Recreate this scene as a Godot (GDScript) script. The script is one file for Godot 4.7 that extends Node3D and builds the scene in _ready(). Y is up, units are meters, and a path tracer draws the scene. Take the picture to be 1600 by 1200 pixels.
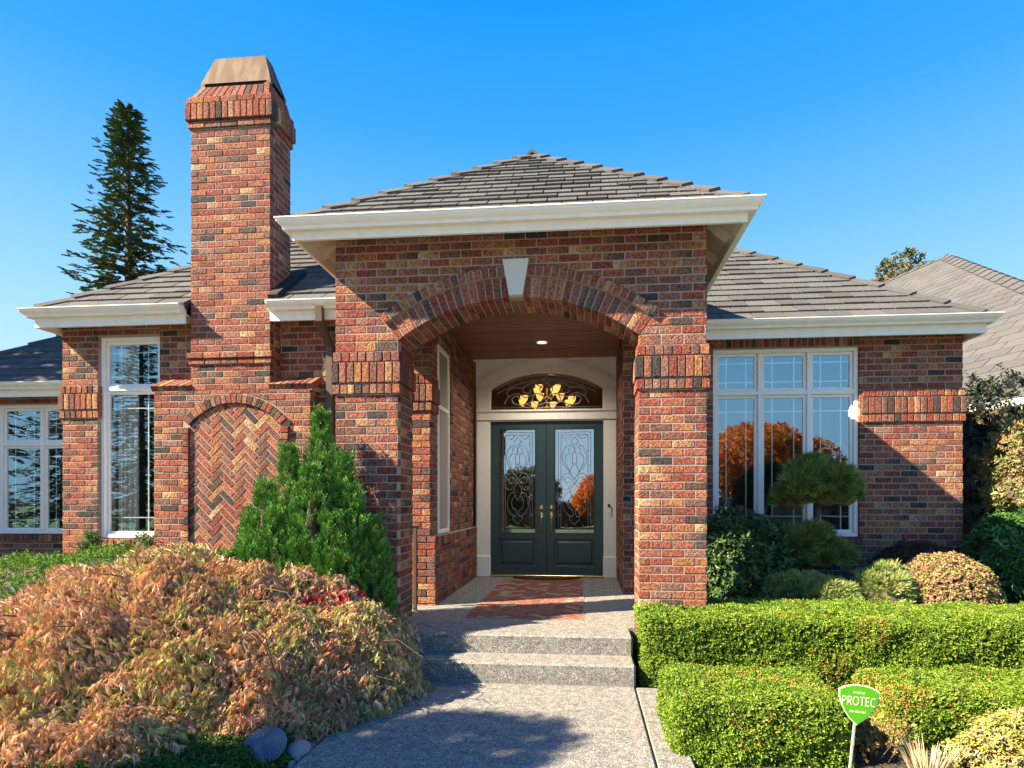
extends Node3D
# A brick house front with an arched portico, chimney and clipped garden. x runs along the facade, y up, z towards the street; the porch floor is y = 0 and the portico's front face z = 0.

var M := {}
var rng := RandomNumberGenerator.new()
var cache := {}
var counts := {}

class MB:
	var v := PackedVector3Array()
	var n := PackedVector3Array()
	var c := PackedColorArray()
	var col := Color(1, 1, 1)
	var xf := Transform3D.IDENTITY
	func tri(a: Vector3, b: Vector3, d: Vector3, na: Vector3, nb: Vector3, nd: Vector3) -> void:
		if (b - a).cross(d - a).dot(na + nb + nd) > 0.0:
			var s := b
			b = d
			d = s
			s = nb
			nb = nd
			nd = s
		v.append(xf * a)
		v.append(xf * b)
		v.append(xf * d)
		n.append((xf.basis * na).normalized())
		n.append((xf.basis * nb).normalized())
		n.append((xf.basis * nd).normalized())
		c.append(col)
		c.append(col)
		c.append(col)
	func flat(a: Vector3, b: Vector3, d: Vector3, hint: Vector3) -> void:
		var m := (b - a).cross(d - a)
		if m.length_squared() < 1e-18:
			return
		m = m.normalized()
		if m.dot(hint) < 0.0:
			m = -m
		tri(a, b, d, m, m, m)
	func quad(a: Vector3, b: Vector3, d: Vector3, e: Vector3, hint: Vector3) -> void:
		flat(a, b, d, hint)
		flat(a, d, e, hint)
	func near_corner(i: int, s: Vector3, h: Vector3, b: float) -> Vector3:
		var p := (h - Vector3(b, b, b)) * s
		p[i] = h[i] * s[i]
		return p
	func box(mid: Vector3, size: Vector3, b := 0.0) -> void:
		var h := size / 2.0
		b = minf(b, minf(h.x, minf(h.y, h.z)) * 0.9)
		for i in 3:
			var j := (i + 1) % 3
			var k := (i + 2) % 3
			for si in [-1.0, 1.0]:
				var q := []
				for w in [[-1.0, -1.0], [1.0, -1.0], [1.0, 1.0], [-1.0, 1.0]]:
					var s := Vector3.ZERO
					s[i] = si
					s[j] = w[0]
					s[k] = w[1]
					q.append(mid + near_corner(i, s, h, b))
				var hint := Vector3.ZERO
				hint[i] = si
				quad(q[0], q[1], q[2], q[3], hint)
				if b > 0.0:
					for sj in [-1.0, 1.0]:
						var s0 := Vector3.ZERO
						s0[i] = si
						s0[j] = sj
						s0[k] = -1.0
						var s1 := s0
						s1[k] = 1.0
						var h2 := hint
						h2[j] = sj
						quad(mid + near_corner(i, s0, h, b), mid + near_corner(i, s1, h, b), mid + near_corner(j, s1, h, b), mid + near_corner(j, s0, h, b), h2)
		if b > 0.0:
			for sx in [-1.0, 1.0]:
				for sy in [-1.0, 1.0]:
					for sz in [-1.0, 1.0]:
						var s := Vector3(sx, sy, sz)
						flat(mid + near_corner(0, s, h, b), mid + near_corner(1, s, h, b), mid + near_corner(2, s, h, b), s)
	# a flat outline with depth: poly in x, y; from z0 (back) to z1 (front)
	func extrude(poly: PackedVector2Array, z0: float, z1: float, back := true) -> void:
		if Geometry2D.is_polygon_clockwise(poly):
			poly = poly.duplicate()
			poly.reverse()
		var t := Geometry2D.triangulate_polygon(poly)
		for i in range(0, t.size(), 3):
			var a := poly[t[i]]
			var b := poly[t[i + 1]]
			var d := poly[t[i + 2]]
			flat(Vector3(a.x, a.y, z1), Vector3(b.x, b.y, z1), Vector3(d.x, d.y, z1), Vector3(0, 0, 1))
			if back:
				flat(Vector3(a.x, a.y, z0), Vector3(b.x, b.y, z0), Vector3(d.x, d.y, z0), Vector3(0, 0, -1))
		for i in poly.size():
			var a := poly[i]
			var b := poly[(i + 1) % poly.size()]
			var o := Vector3(b.y - a.y, a.x - b.x, 0)
			quad(Vector3(a.x, a.y, z0), Vector3(b.x, b.y, z0), Vector3(b.x, b.y, z1), Vector3(a.x, a.y, z1), o)
	# a round bar along points, radius r0 to r1
	func tube(pts: Array, r0: float, r1: float, sides := 8, cap := true) -> void:
		var rings := []
		var norms := []
		var up := Vector3(0.123, 0.9, 0.31).normalized()
		for i in pts.size():
			var d: Vector3 = (pts[mini(i + 1, pts.size() - 1)] - pts[maxi(i - 1, 0)]).normalized()
			if absf(d.dot(up)) > 0.95:
				up = Vector3(1, 0, 0) if absf(d.x) < 0.8 else Vector3(0, 0, 1)
			var s := d.cross(up).normalized()
			up = s.cross(d).normalized()
			var r := lerpf(r0, r1, float(i) / maxf(1.0, pts.size() - 1.0))
			var ring := []
			var nn := []
			for k in sides:
				var a := TAU * (k + 0.5) / sides
				var o := s * cos(a) + up * sin(a)
				nn.append(o)
				ring.append(pts[i] + o * r)
			rings.append(ring)
			norms.append(nn)
		for i in pts.size() - 1:
			for k in sides:
				var k2 := (k + 1) % sides
				var a: Vector3 = rings[i][k]
				var b: Vector3 = rings[i][k2]
				var d: Vector3 = rings[i + 1][k2]
				var e: Vector3 = rings[i + 1][k]
				if sides <= 4:
					quad(a, b, d, e, norms[i][k] + norms[i][k2])
				else:
					tri(a, b, d, norms[i][k], norms[i][k2], norms[i + 1][k2])
					tri(a, d, e, norms[i][k], norms[i + 1][k2], norms[i + 1][k])
		if cap:
			for i in [0, pts.size() - 1]:
				var o: Vector3 = (pts[0] - pts[1]) if i == 0 else (pts[i] - pts[i - 1])
				for k in sides:
					flat(pts[i], rings[i][k], rings[i][(k + 1) % sides], o)
	# profile of (radius, height) turned about y
	func lathe(prof: Array, sides := 20, smooth := true) -> void:
		for i in prof.size() - 1:
			var p: Vector2 = prof[i]
			var q: Vector2 = prof[i + 1]
			var m := Vector2(p.y - q.y, q.x - p.x) * -1.0
			if m.length() < 1e-9:
				continue
			m = m.normalized()
			for k in sides:
				var a := TAU * k / sides
				var b := TAU * (k + 1) / sides
				var da := Vector3(cos(a), 0, sin(a))
				var db := Vector3(cos(b), 0, sin(b))
				var up := Vector3.UP
				var na := da * m.x + up * m.y
				var nb := db * m.x + up * m.y
				if not smooth:
					na = ((da + db) * 0.5).normalized() * m.x + up * m.y
					nb = na
				tri(da * p.x + up * p.y, db * p.x + up * p.y, db * q.x + up * q.y, na, nb, nb)
				tri(da * p.x + up * p.y, db * q.x + up * q.y, da * q.x + up * q.y, na, nb, na)
	# a closed outline of (outward, y) drawn along plan points (x, z); outward is to the left of the way
	func sweep(way: Array, prof: Array) -> void:
		var offs := []
		for i in way.size():
			var d0: Vector2 = (way[i] - way[i - 1]).normalized() if i > 0 else (way[1] - way[0]).normalized()
			var d1: Vector2 = (way[i + 1] - way[i]).normalized() if i < way.size() - 1 else d0
			var n0 := Vector2(-d0.y, d0.x)
			var n1 := Vector2(-d1.y, d1.x)
			var m := (n0 + n1).normalized()
			offs.append(m / maxf(0.3, m.dot(n0)))
		var mid := Vector2.ZERO
		for p in prof:
			mid += p / prof.size()
		for i in way.size() - 1:
			for k in prof.size():
				var p: Vector2 = prof[k]
				var q: Vector2 = prof[(k + 1) % prof.size()]
				var a := at(way[i], offs[i], p)
				var b := at(way[i + 1], offs[i + 1], p)
				var d := at(way[i + 1], offs[i + 1], q)
				var e := at(way[i], offs[i], q)
				quad(a, b, d, e, (a + b + d + e) / 4.0 - (at(way[i], offs[i], mid) + at(way[i + 1], offs[i + 1], mid)) / 2.0)
		var poly := PackedVector2Array(prof)
		var t := Geometry2D.triangulate_polygon(poly)
		for i in [0, way.size() - 1]:
			var o: Vector2 = (way[0] - way[1]) if i == 0 else (way[i] - way[i - 1])
			for k in range(0, t.size(), 3):
				flat(at(way[i], offs[i], prof[t[k]]), at(way[i], offs[i], prof[t[k + 1]]), at(way[i], offs[i], prof[t[k + 2]]), Vector3(o.x, 0, o.y))
	func at(p: Vector2, o: Vector2, q: Vector2) -> Vector3:
		return Vector3(p.x + o.x * q.x, q.y, p.y + o.y * q.x)
	func ball(mid: Vector3, r: Vector3, rings := 8, sides := 12, rough := 0.0, rg: RandomNumberGenerator = null) -> void:
		var pts := []
		for i in rings + 1:
			var row := []
			var th := PI * i / rings
			for k in sides:
				var ph := TAU * k / sides
				var d := Vector3(sin(th) * cos(ph), cos(th), sin(th) * sin(ph))
				var f := 1.0 + (rg.randf_range(-rough, rough) if rg and i > 0 and i < rings else 0.0)
				row.append([mid + d * r * f, (d / r).normalized()])
			pts.append(row)
		for i in rings:
			for k in sides:
				var k2 := (k + 1) % sides
				var a = pts[i][k]
				var b = pts[i][k2]
				var d = pts[i + 1][k2]
				var e = pts[i + 1][k]
				if i > 0:
					tri(a[0], b[0], d[0], a[1], b[1], d[1])
				if i < rings - 1:
					tri(a[0], d[0], e[0], a[1], d[1], e[1])
	func commit(m: Material) -> ArrayMesh:
		var arr := []
		arr.resize(Mesh.ARRAY_MAX)
		arr[Mesh.ARRAY_VERTEX] = v
		arr[Mesh.ARRAY_NORMAL] = n
		arr[Mesh.ARRAY_COLOR] = c
		var out := ArrayMesh.new()
		out.add_surface_from_arrays(Mesh.PRIMITIVE_TRIANGLES, arr)
		out.surface_set_material(0, m)
		return out

func lin(r: float, g: float, b: float, a := 1.0) -> Color:
	var o := Color(r, g, b).linear_to_srgb()
	o.a = a
	return o

func call_it(o: Node, called: String, parent: Node) -> void:
	var key := "%d/%s" % [parent.get_instance_id(), called]
	var k: int = counts.get(key, 0)
	counts[key] = k + 1
	o.name = called if k == 0 else "%s_%03d" % [called, k]
	parent.add_child(o)

func part(parent: Node, called: String, mesh: Mesh, where := Transform3D.IDENTITY, label := "") -> MeshInstance3D:
	var o := MeshInstance3D.new()
	o.mesh = mesh
	o.transform = where
	if label:
		o.set_meta("label", label)
	call_it(o, called, parent)
	return o

func group_part(parent: Node, called: String, where := Transform3D.IDENTITY) -> Node3D:
	var o := Node3D.new()
	o.transform = where
	call_it(o, called, parent)
	return o

func tag(o: Node, label: String, category: String, group := "") -> void:
	o.set_meta("label", label)
	o.set_meta("category", category)
	if group:
		o.set_meta("group", group)

func thing(called: String, label: String, category: String, where := Vector3.ZERO, group := "") -> Node3D:
	var o := Node3D.new()
	o.position = where
	call_it(o, called, self)
	tag(o, label, category, group)
	return o

func setting(called: String, mesh: Mesh, where := Transform3D.IDENTITY) -> MeshInstance3D:
	var o := part(self, called, mesh, where)
	o.set_meta("kind", "structure")
	return o

# ---------------------------------------------------------------- textures and materials

func noise(sd: int, freq: float, type := FastNoiseLite.TYPE_SIMPLEX, octaves := 3) -> FastNoiseLite:
	var f := FastNoiseLite.new()
	f.seed = sd
	f.noise_type = type
	f.frequency = freq
	f.fractal_octaves = octaves
	if octaves <= 1:
		f.fractal_type = FastNoiseLite.FRACTAL_NONE
	return f

func grey(f: FastNoiseLite, size: int) -> PackedByteArray:
	var im := f.get_seamless_image(size, size, false, false, 0.12)
	im.convert(Image.FORMAT_L8)
	return im.get_data()

func ramp(stops: Array) -> PackedByteArray:
	var out := PackedByteArray()
	out.resize(768)
	for i in 256:
		var t := i / 255.0
		var c: Color = stops[stops.size() - 1][1]
		for k in stops.size() - 1:
			if t <= stops[k + 1][0]:
				c = (stops[k][1] as Color).lerp(stops[k + 1][1], clampf((t - stops[k][0]) / maxf(1e-6, stops[k + 1][0] - stops[k][0]), 0, 1))
				break
		c = c.linear_to_srgb()
		out[i * 3] = int(clampf(c.r, 0, 1) * 255)
		out[i * 3 + 1] = int(clampf(c.g, 0, 1) * 255)
		out[i * 3 + 2] = int(clampf(c.b, 0, 1) * 255)
	return out

func colour_tex(data: PackedByteArray, size: int, stops: Array) -> ImageTexture:
	var lut := ramp(stops)
	var out := PackedByteArray()
	out.resize(size * size * 3)
	for i in size * size:
		var k := data[i] * 3
		out[i * 3] = lut[k]
		out[i * 3 + 1] = lut[k + 1]
		out[i * 3 + 2] = lut[k + 2]
	return ImageTexture.create_from_image(Image.create_from_data(size, size, false, Image.FORMAT_RGB8, out))

func blend(a: PackedByteArray, b: PackedByteArray, t: float) -> PackedByteArray:
	var out := PackedByteArray()
	out.resize(a.size())
	for i in a.size():
		out[i] = int(a[i] * (1.0 - t) + b[i] * t)
	return out

func grey_tex(data: PackedByteArray, size: int) -> ImageTexture:
	return ImageTexture.create_from_image(Image.create_from_data(size, size, false, Image.FORMAT_L8, data))

func mat(called: String, c: Color, rough := 0.9, metal := 0.0) -> StandardMaterial3D:
	var m := StandardMaterial3D.new()
	m.resource_name = called
	m.albedo_color = c
	m.roughness = rough
	m.metallic = metal
	M[called] = m
	return m

func tri_map(m: StandardMaterial3D, per_metre: Vector3, albedo: Texture2D, height: Texture2D = null, cm := 0.2) -> void:
	m.uv1_triplanar = true
	m.uv1_world_triplanar = true
	m.uv1_triplanar_sharpness = 6.0
	m.uv1_scale = per_metre
	if albedo:
		m.albedo_texture = albedo
	if height:
		m.heightmap_enabled = true
		m.heightmap_texture = height
		m.heightmap_scale = cm

func make_materials() -> void:
	# brick: blotches and specks in the colour, dragged scratches in the relief
	var blot := blend(grey(noise(3, 0.022), 512), grey(noise(4, 0.12), 512), 0.45)
	var blot_tex := colour_tex(blot, 512, [[0.0, Color(0.20, 0.19, 0.20)], [0.34, Color(0.44, 0.42, 0.42)], [0.48, Color(0.78, 0.77, 0.76)], [0.66, Color(0.98, 0.97, 0.95)], [1.0, Color(1, 1, 1)]])
	var sq := noise(9, 0.021, FastNoiseLite.TYPE_SIMPLEX, 3)
	sq.fractal_type = FastNoiseLite.FRACTAL_RIDGED
	sq.domain_warp_enabled = true
	sq.domain_warp_amplitude = 26.0
	sq.domain_warp_frequency = 0.02
	var sq_tex := grey_tex(blend(grey(sq, 512), grey(noise(11, 0.1), 512), 0.25), 512)
	var b := mat("brick", Color(1, 1, 1), 0.92)
	b.vertex_color_use_as_albedo = true
	b.metallic_specular = 0.35
	tri_map(b, Vector3(2.1, 2.1, 2.1), blot_tex, sq_tex, 1.3)
	var fine := grey(noise(21, 0.09, FastNoiseLite.TYPE_SIMPLEX, 4), 256)
	var fine_h := grey_tex(fine, 256)
	var soft_tex := colour_tex(fine, 256, [[0.0, Color(0.72, 0.72, 0.72)], [0.5, Color(0.92, 0.92, 0.92)], [1.0, Color(1, 1, 1)]])
	var mo := mat("mortar", lin(0.36, 0.315, 0.275), 0.97)
	tri_map(mo, Vector3(3, 3, 3), soft_tex, fine_h, 0.2)
	mat("added_bounce_paving", lin(0.42, 0.40, 0.37), 0.95)  # pale concrete of the sheet added to bounce sunlight
	tri_map(M.added_bounce_paving, Vector3(2, 2, 2), soft_tex, fine_h, 0.2)
	mat("paver_sand", lin(0.27, 0.20, 0.165), 1.0)
	# roof tile
	var streak := blend(grey(noise(31, 0.03, FastNoiseLite.TYPE_SIMPLEX, 4), 512), grey(noise(32, 0.2), 512), 0.45)
	var rt := mat("roof_tile", Color(1, 1, 1), 0.95)
	rt.vertex_color_use_as_albedo = true
	rt.metallic_specular = 0.25
	tri_map(rt, Vector3(1.6, 1.6, 1.6), colour_tex(streak, 512, [[0.0, Color(0.45, 0.45, 0.45)], [0.45, Color(0.78, 0.77, 0.76)], [1.0, Color(1, 1, 1)]]), grey_tex(streak, 512), 0.9)
	# exposed aggregate
	var cell := noise(41, 0.085, FastNoiseLite.TYPE_CELLULAR, 1)
	cell.cellular_return_type = FastNoiseLite.RETURN_CELL_VALUE
	cell.cellular_jitter = 1.0
	var cv := grey(cell, 1024)
	var dist := noise(41, 0.085, FastNoiseLite.TYPE_CELLULAR, 1)
	dist.cellular_return_type = FastNoiseLite.RETURN_DISTANCE
	dist.cellular_jitter = 1.0
	var cd := grey(dist, 1024)
	var big := grey(noise(44, 0.006, FastNoiseLite.TYPE_SIMPLEX, 4), 1024)
	var st := [[0.0, Color(0.13, 0.13, 0.13)], [0.25, Color(0.23, 0.225, 0.21)], [0.45, Color(0.36, 0.345, 0.315)], [0.6, Color(0.44, 0.415, 0.375)], [0.75, Color(0.35, 0.345, 0.335)], [0.9, Color(0.54, 0.52, 0.48)], [1.0, Color(0.74, 0.72, 0.68)]]
	var lut := ramp(st)
	var agg := PackedByteArray()
	agg.resize(1024 * 1024 * 3)
	for i in 1024 * 1024:
		var k := cv[i] * 3
		var f := 0.88 + 0.24 * (big[i] / 255.0 - 0.5)
		var gap := 0.70 if cd[i] > 150 else 1.0
		agg[i * 3] = int(minf(255.0, lut[k] * f * gap))
		agg[i * 3 + 1] = int(minf(255.0, lut[k + 1] * f * gap))
		agg[i * 3 + 2] = int(minf(255.0, lut[k + 2] * f * gap))
		cd[i] = 255 - cd[i]
	var ag := mat("aggregate", lin(0.86, 0.89, 0.92), 0.85)
	tri_map(ag, Vector3(1.7, 1.7, 1.7), ImageTexture.create_from_image(Image.create_from_data(1024, 1024, false, Image.FORMAT_RGB8, agg)), grey_tex(cd, 1024), 0.45)
	# paint, wood, metal
	var tr := mat("trim_paint", lin(0.84, 0.83, 0.79), 0.5)
	tri_map(tr, Vector3(1.3, 1.3, 1.3), colour_tex(grey(noise(52, 0.02, FastNoiseLite.TYPE_SIMPLEX, 4), 256), 256, [[0.0, Color(0.93, 0.92, 0.90)], [0.5, Color(0.98, 0.98, 0.97)], [1.0, Color(1, 1, 1)]]))
	var cr := mat("cream_paint", lin(0.66, 0.58, 0.45), 0.65)
	tri_map(cr, Vector3(1.3, 1.3, 1.3), soft_tex)
	mat("vinyl", lin(0.80, 0.81, 0.81), 0.4)
	mat("grille", lin(0.72, 0.80, 0.78), 0.5)
	var grain := grey(noise(61, 0.02, FastNoiseLite.TYPE_SIMPLEX, 5), 512)
	var wd := mat("cedar", lin(1, 1, 1), 0.5)
	wd.vertex_color_use_as_albedo = true
	tri_map(wd, Vector3(0.35, 6, 6), colour_tex(grain, 512, [[0.0, Color(0.4, 0.35, 0.3)], [0.5, Color(0.8, 0.76, 0.72)], [1.0, Color(1, 1, 1)]]), grey_tex(grain, 512), 0.03)
	mat("door_paint", lin(0.024, 0.056, 0.063), 0.38)
	mat("brass", lin(0.80, 0.58, 0.25), 0.25, 1.0)
	mat("lead", lin(0.30, 0.33, 0.34), 0.4, 0.7)
	mat("brown_metal", lin(0.085, 0.055, 0.04), 0.5)
	mat("dark_metal", lin(0.03, 0.032, 0.036), 0.6)
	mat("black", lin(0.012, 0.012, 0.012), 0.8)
	mat("stone_white", lin(0.62, 0.62, 0.58), 0.8)
	tri_map(M.stone_white, Vector3(2, 2, 2), soft_tex, fine_h, 0.08)
	var rust_a := noise(71, 0.012, FastNoiseLite.TYPE_SIMPLEX, 5)
	var ru := mat("rusty_sheet", lin(0.33, 0.30, 0.28), 0.75, 0.0)
	tri_map(ru, Vector3(1.6, 0.5, 1.6), colour_tex(grey(rust_a, 256), 256, [[0.0, Color(0.17, 0.085, 0.05)], [0.4, Color(0.26, 0.135, 0.075)], [0.55, Color(0.34, 0.20, 0.12)], [0.7, Color(0.40, 0.27, 0.18)], [1.0, Color(0.44, 0.33, 0.24)]]))
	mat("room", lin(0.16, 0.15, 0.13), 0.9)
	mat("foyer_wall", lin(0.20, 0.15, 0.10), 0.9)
	mat("curtain", lin(0.62, 0.63, 0.56), 0.9)
	var tiny := Image.create(4, 4, false, Image.FORMAT_RGB8)
	tiny.fill(Color(1, 1, 1))
	var white := ImageTexture.create_from_image(tiny)
	for g in [["glass", lin(0.55, 0.84, 1.0, 0.22)], ["door_glass", lin(0.86, 0.95, 1.0, 0.30)], ["transom_glass", lin(0.9, 0.92, 0.95, 0.06)]]:
		var m := mat(g[0], g[1], 0.0, 1.0)
		m.albedo_texture = white
		m.transparency = BaseMaterial3D.TRANSPARENCY_ALPHA
	# garden
	for f in [["leaf", 0.55, Color(0.30, 0.42, 0.10)], ["maple_leaf", 0.6, Color(0.36, 0.26, 0.13)], ["autumn_leaf", 0.6, Color(0.95, 0.62, 0.2)], ["needle", 0.6, Color(0.14, 0.2, 0.06)], ["gloss_leaf", 0.32, Color(0.2, 0.3, 0.08)]]:
		var m := mat(f[0], Color(1, 1, 1), f[1])
		m.vertex_color_use_as_albedo = true
		m.cull_mode = BaseMaterial3D.CULL_DISABLED
		m.backlight_enabled = true
		m.backlight = f[2]
		m.metallic_specular = 0.4
	var bark := mat("bark", lin(0.12, 0.085, 0.06), 0.95)
	tri_map(bark, Vector3(5, 1.4, 5), soft_tex, fine_h, 1.0)
	mat("twig_core", lin(0.095, 0.080, 0.050), 1.0)
	mat("maple_core", lin(0.11, 0.075, 0.050), 1.0)
	var soil := grey(noise(81, 0.05, FastNoiseLite.TYPE_SIMPLEX, 5), 512)
	var so := mat("soil", lin(1, 1, 1), 1.0)
	tri_map(so, Vector3(1, 1, 1), colour_tex(soil, 512, [[0.0, Color(0.02, 0.014, 0.01)], [0.5, Color(0.06, 0.045, 0.032)], [1.0, Color(0.14, 0.10, 0.07)]]), grey_tex(soil, 512), 3.0)
	var ln := grey(noise(83, 0.08, FastNoiseLite.TYPE_SIMPLEX, 4), 512)
	var gr := mat("lawn", lin(1, 1, 1), 1.0)
	tri_map(gr, Vector3(0.35, 0.35, 0.35), colour_tex(ln, 512, [[0.0, Color(0.02, 0.05, 0.012)], [0.5, Color(0.05, 0.10, 0.025)], [1.0, Color(0.11, 0.15, 0.05)]]), grey_tex(ln, 512), 3.0)
	var pb := mat("pebble", Color(1, 1, 1), 0.7)
	pb.vertex_color_use_as_albedo = true
	tri_map(pb, Vector3(4, 4, 4), soft_tex, fine_h, 0.15)
	mat("sign_green", lin(0.075, 0.36, 0.012), 0.35)
	mat("sign_white", lin(0.62, 0.80, 0.55), 0.4)
	mat("galvanised", lin(0.52, 0.54, 0.54), 0.45, 0.3)
	var dm := mat("coir", lin(0.11, 0.055, 0.025), 1.0)
	tri_map(dm, Vector3(8, 8, 8), soft_tex, fine_h, 0.8)
	mat("fluted_metal", lin(0.11, 0.15, 0.22), 0.5, 0.4)
	for g in [["lamp_glow", Color(1.0, 0.72, 0.34), 0.42], ["lens_glow", Color(1.0, 0.84, 0.62), 1.2]]:
		var m := mat(g[0], lin(0.8, 0.75, 0.65), 0.6)
		m.emission_enabled = true
		m.emission = g[1]
		m.emission_energy_multiplier = g[2]

# ---------------------------------------------------------------- brickwork

var PALETTE := []

func make_palette() -> void:
	var red := [Color(0.36, 0.122, 0.084), Color(0.31, 0.098, 0.070), Color(0.39, 0.152, 0.102), Color(0.33, 0.110, 0.085), Color(0.42, 0.170, 0.104), Color(0.28, 0.086, 0.066)]
	var mauve := [Color(0.30, 0.155, 0.125), Color(0.25, 0.125, 0.105), Color(0.35, 0.195, 0.150), Color(0.22, 0.112, 0.095)]
	var dark := [Color(0.100, 0.076, 0.072), Color(0.078, 0.068, 0.067), Color(0.14, 0.095, 0.082)]
	var warm := [Color(0.48, 0.25, 0.115), Color(0.52, 0.30, 0.15), Color(0.42, 0.21, 0.095)]
	var pale := [Color(0.62, 0.47, 0.30), Color(0.56, 0.38, 0.22)]
	for k in 3:
		for c in red:
			PALETTE.append([c, c])
	for k in 2:
		for c in mauve:
			PALETTE.append([c, c])
	for c in dark:
		PALETTE.append([c, c])
	PALETTE.append([warm[2], warm[2]])
	PALETTE.append([warm[0], red[2]])
	PALETTE.append([warm[1], mauve[2]])
	PALETTE.append([pale[1], red[2]])
	PALETTE.append([pale[0], warm[2]])
	for k in 2:
		PALETTE.append([red[0], dark[2]])
		PALETTE.append([mauve[0], dark[0]])
		PALETTE.append([red[2], warm[0]])
		PALETTE.append([mauve[2], red[1]])
		PALETTE.append([red[4], mauve[3]])

# one brick: a convex outline (counter-clockwise, about its middle) with chamfered front edges, front face at z = 0
func brick_mesh(poly: PackedVector2Array, back: float, ci: int, chamfer: float) -> ArrayMesh:
	var key := "b%d/%.3f/%.4f" % [ci, back, chamfer]
	for p in poly:
		key += "/%d,%d" % [roundi(p.x * 2000), roundi(p.y * 2000)]
	if cache.has(key):
		return cache[key]
	var mb := MB.new()
	brick_into(mb, poly, back, ci, chamfer, Transform3D.IDENTITY)
	var m := mb.commit(M.brick)
	cache[key] = m
	return m

func brick_into(mb: MB, poly: PackedVector2Array, back: float, ci: int, ch: float, xf: Transform3D) -> void:
	var cols: Array = PALETTE[ci]
	mb.xf = xf
	var k := poly.size()
	var inner := []
	var x0 := 1e9
	var x1 := -1e9
	for i in k:
		var a := poly[(i + k - 1) % k]
		var b := poly[i]
		var d := poly[(i + 1) % k]
		var e0 := (b - a).normalized()
		var e1 := (d - b).normalized()
		var n0 := Vector2(-e0.y, e0.x)
		var n1 := Vector2(-e1.y, e1.x)
		var m := (n0 + n1)
		m = m / maxf(0.35, 1.0 + n0.dot(n1))
		inner.append(b + m * ch)
		x0 = minf(x0, b.x)
		x1 = maxf(x1, b.x)
	var start := mb.v.size()
	for i in range(1, k - 1):
		mb.flat(v3(inner[0], 0), v3(inner[i], 0), v3(inner[i + 1], 0), Vector3(0, 0, 1))
	for i in k:
		var j := (i + 1) % k
		var e := poly[j] - poly[i]
		var o := Vector3(e.y, -e.x, 0).normalized()
		mb.quad(v3(poly[i], -ch), v3(poly[j], -ch), v3(inner[j], 0), v3(inner[i], 0), o + Vector3(0, 0, 1))
		mb.quad(v3(poly[i], -back), v3(poly[j], -back), v3(poly[j], -ch), v3(poly[i], -ch), o)
	var inv := xf.affine_inverse()
	for i in range(start, mb.v.size()):
		var t := clampf(((inv * mb.v[i]).x - x0) / maxf(1e-6, x1 - x0), 0.0, 1.0)
		mb.c[i] = (cols[0] as Color).lerp(cols[1], t)

func v3(p: Vector2, z: float) -> Vector3:
	return Vector3(p.x, p.y, z)

func rect(x0: float, y0: float, x1: float, y1: float) -> PackedVector2Array:
	return PackedVector2Array([Vector2(x0, y0), Vector2(x1, y0), Vector2(x1, y1), Vector2(x0, y1)])

func area_of(p: PackedVector2Array) -> float:
	var s := 0.0
	for i in p.size():
		s += p[i].cross(p[(i + 1) % p.size()])
	return s / 2.0

func tidy(p: PackedVector2Array) -> PackedVector2Array:
	var q := PackedVector2Array()
	for i in p.size():
		if p[i].distance_to(p[(i + 1) % p.size()]) > 0.003:
			q.append(p[i])
	if q.size() >= 3 and area_of(q) < 0.0:
		q.reverse()
	return q

# adds [frame, outline, proud, back, chamfer, colour] for one brick
func one(list: Array, frame: Transform3D, poly: PackedVector2Array, proud := 0.0, back := 0.085, ci := -1, ch := 0.0035) -> void:
	poly = tidy(poly)
	if poly.size() < 3 or area_of(poly) < 0.00025:
		return
	list.append([frame, poly, proud + rng.randf_range(-0.0018, 0.0018), back, ch, ci if ci >= 0 else rng.randi() % PALETTE.size()])

# running bond over an outline in the frame's x, y
func field(list: Array, frame: Transform3D, outer: PackedVector2Array, holes: Array, base := 0.0, u0 := 0.0, proud := 0.0, back := 0.085, course := 0.0762, length := 0.2032) -> void:
	var lo := Vector2(1e9, 1e9)
	var hi := -lo
	for p in outer:
		lo = Vector2(minf(lo.x, p.x), minf(lo.y, p.y))
		hi = Vector2(maxf(hi.x, p.x), maxf(hi.y, p.y))
	var j := 0.0115
	for r in range(floori((lo.y - base) / course), ceili((hi.y - base) / course)):
		var y := base + r * course
		var off := u0 + (length / 2.0 if posmod(r, 2) == 1 else 0.0)
		for k in range(floori((lo.x - off) / length), ceili((hi.x - off) / length)):
			var x := off + k * length
			var q := rect(x + j / 2, y + j / 2, x + length - j / 2, y + course - j / 2)
			for p in Geometry2D.intersect_polygons(outer, q):
				var bits := [p]
				for h in holes:
					var rest := []
					for b in bits:
						if Geometry2D.intersect_polygons(b, h).is_empty():
							rest.append(b)
						else:
							rest.append_array(Geometry2D.clip_polygons(b, h))
					bits = rest
				for b in bits:
					one(list, frame, b, proud, back)

# a row of bricks standing side by side, u from u0 to u1
func row(list: Array, frame: Transform3D, u0: float, u1: float, y0: float, y1: float, proud := 0.0, back := 0.09, wide := 0.0762) -> void:
	var k := maxi(1, roundi((u1 - u0) / wide))
	var w := (u1 - u0) / k
	for i in k:
		var l := u0 + i * w + (0.0055 if i > 0 else 0.0)
		var r := u0 + (i + 1) * w - (0.0055 if i < k - 1 else 0.0)
		one(list, frame, rect(l, y0 + 0.004, r, y1 - 0.004), proud, back)

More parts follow.
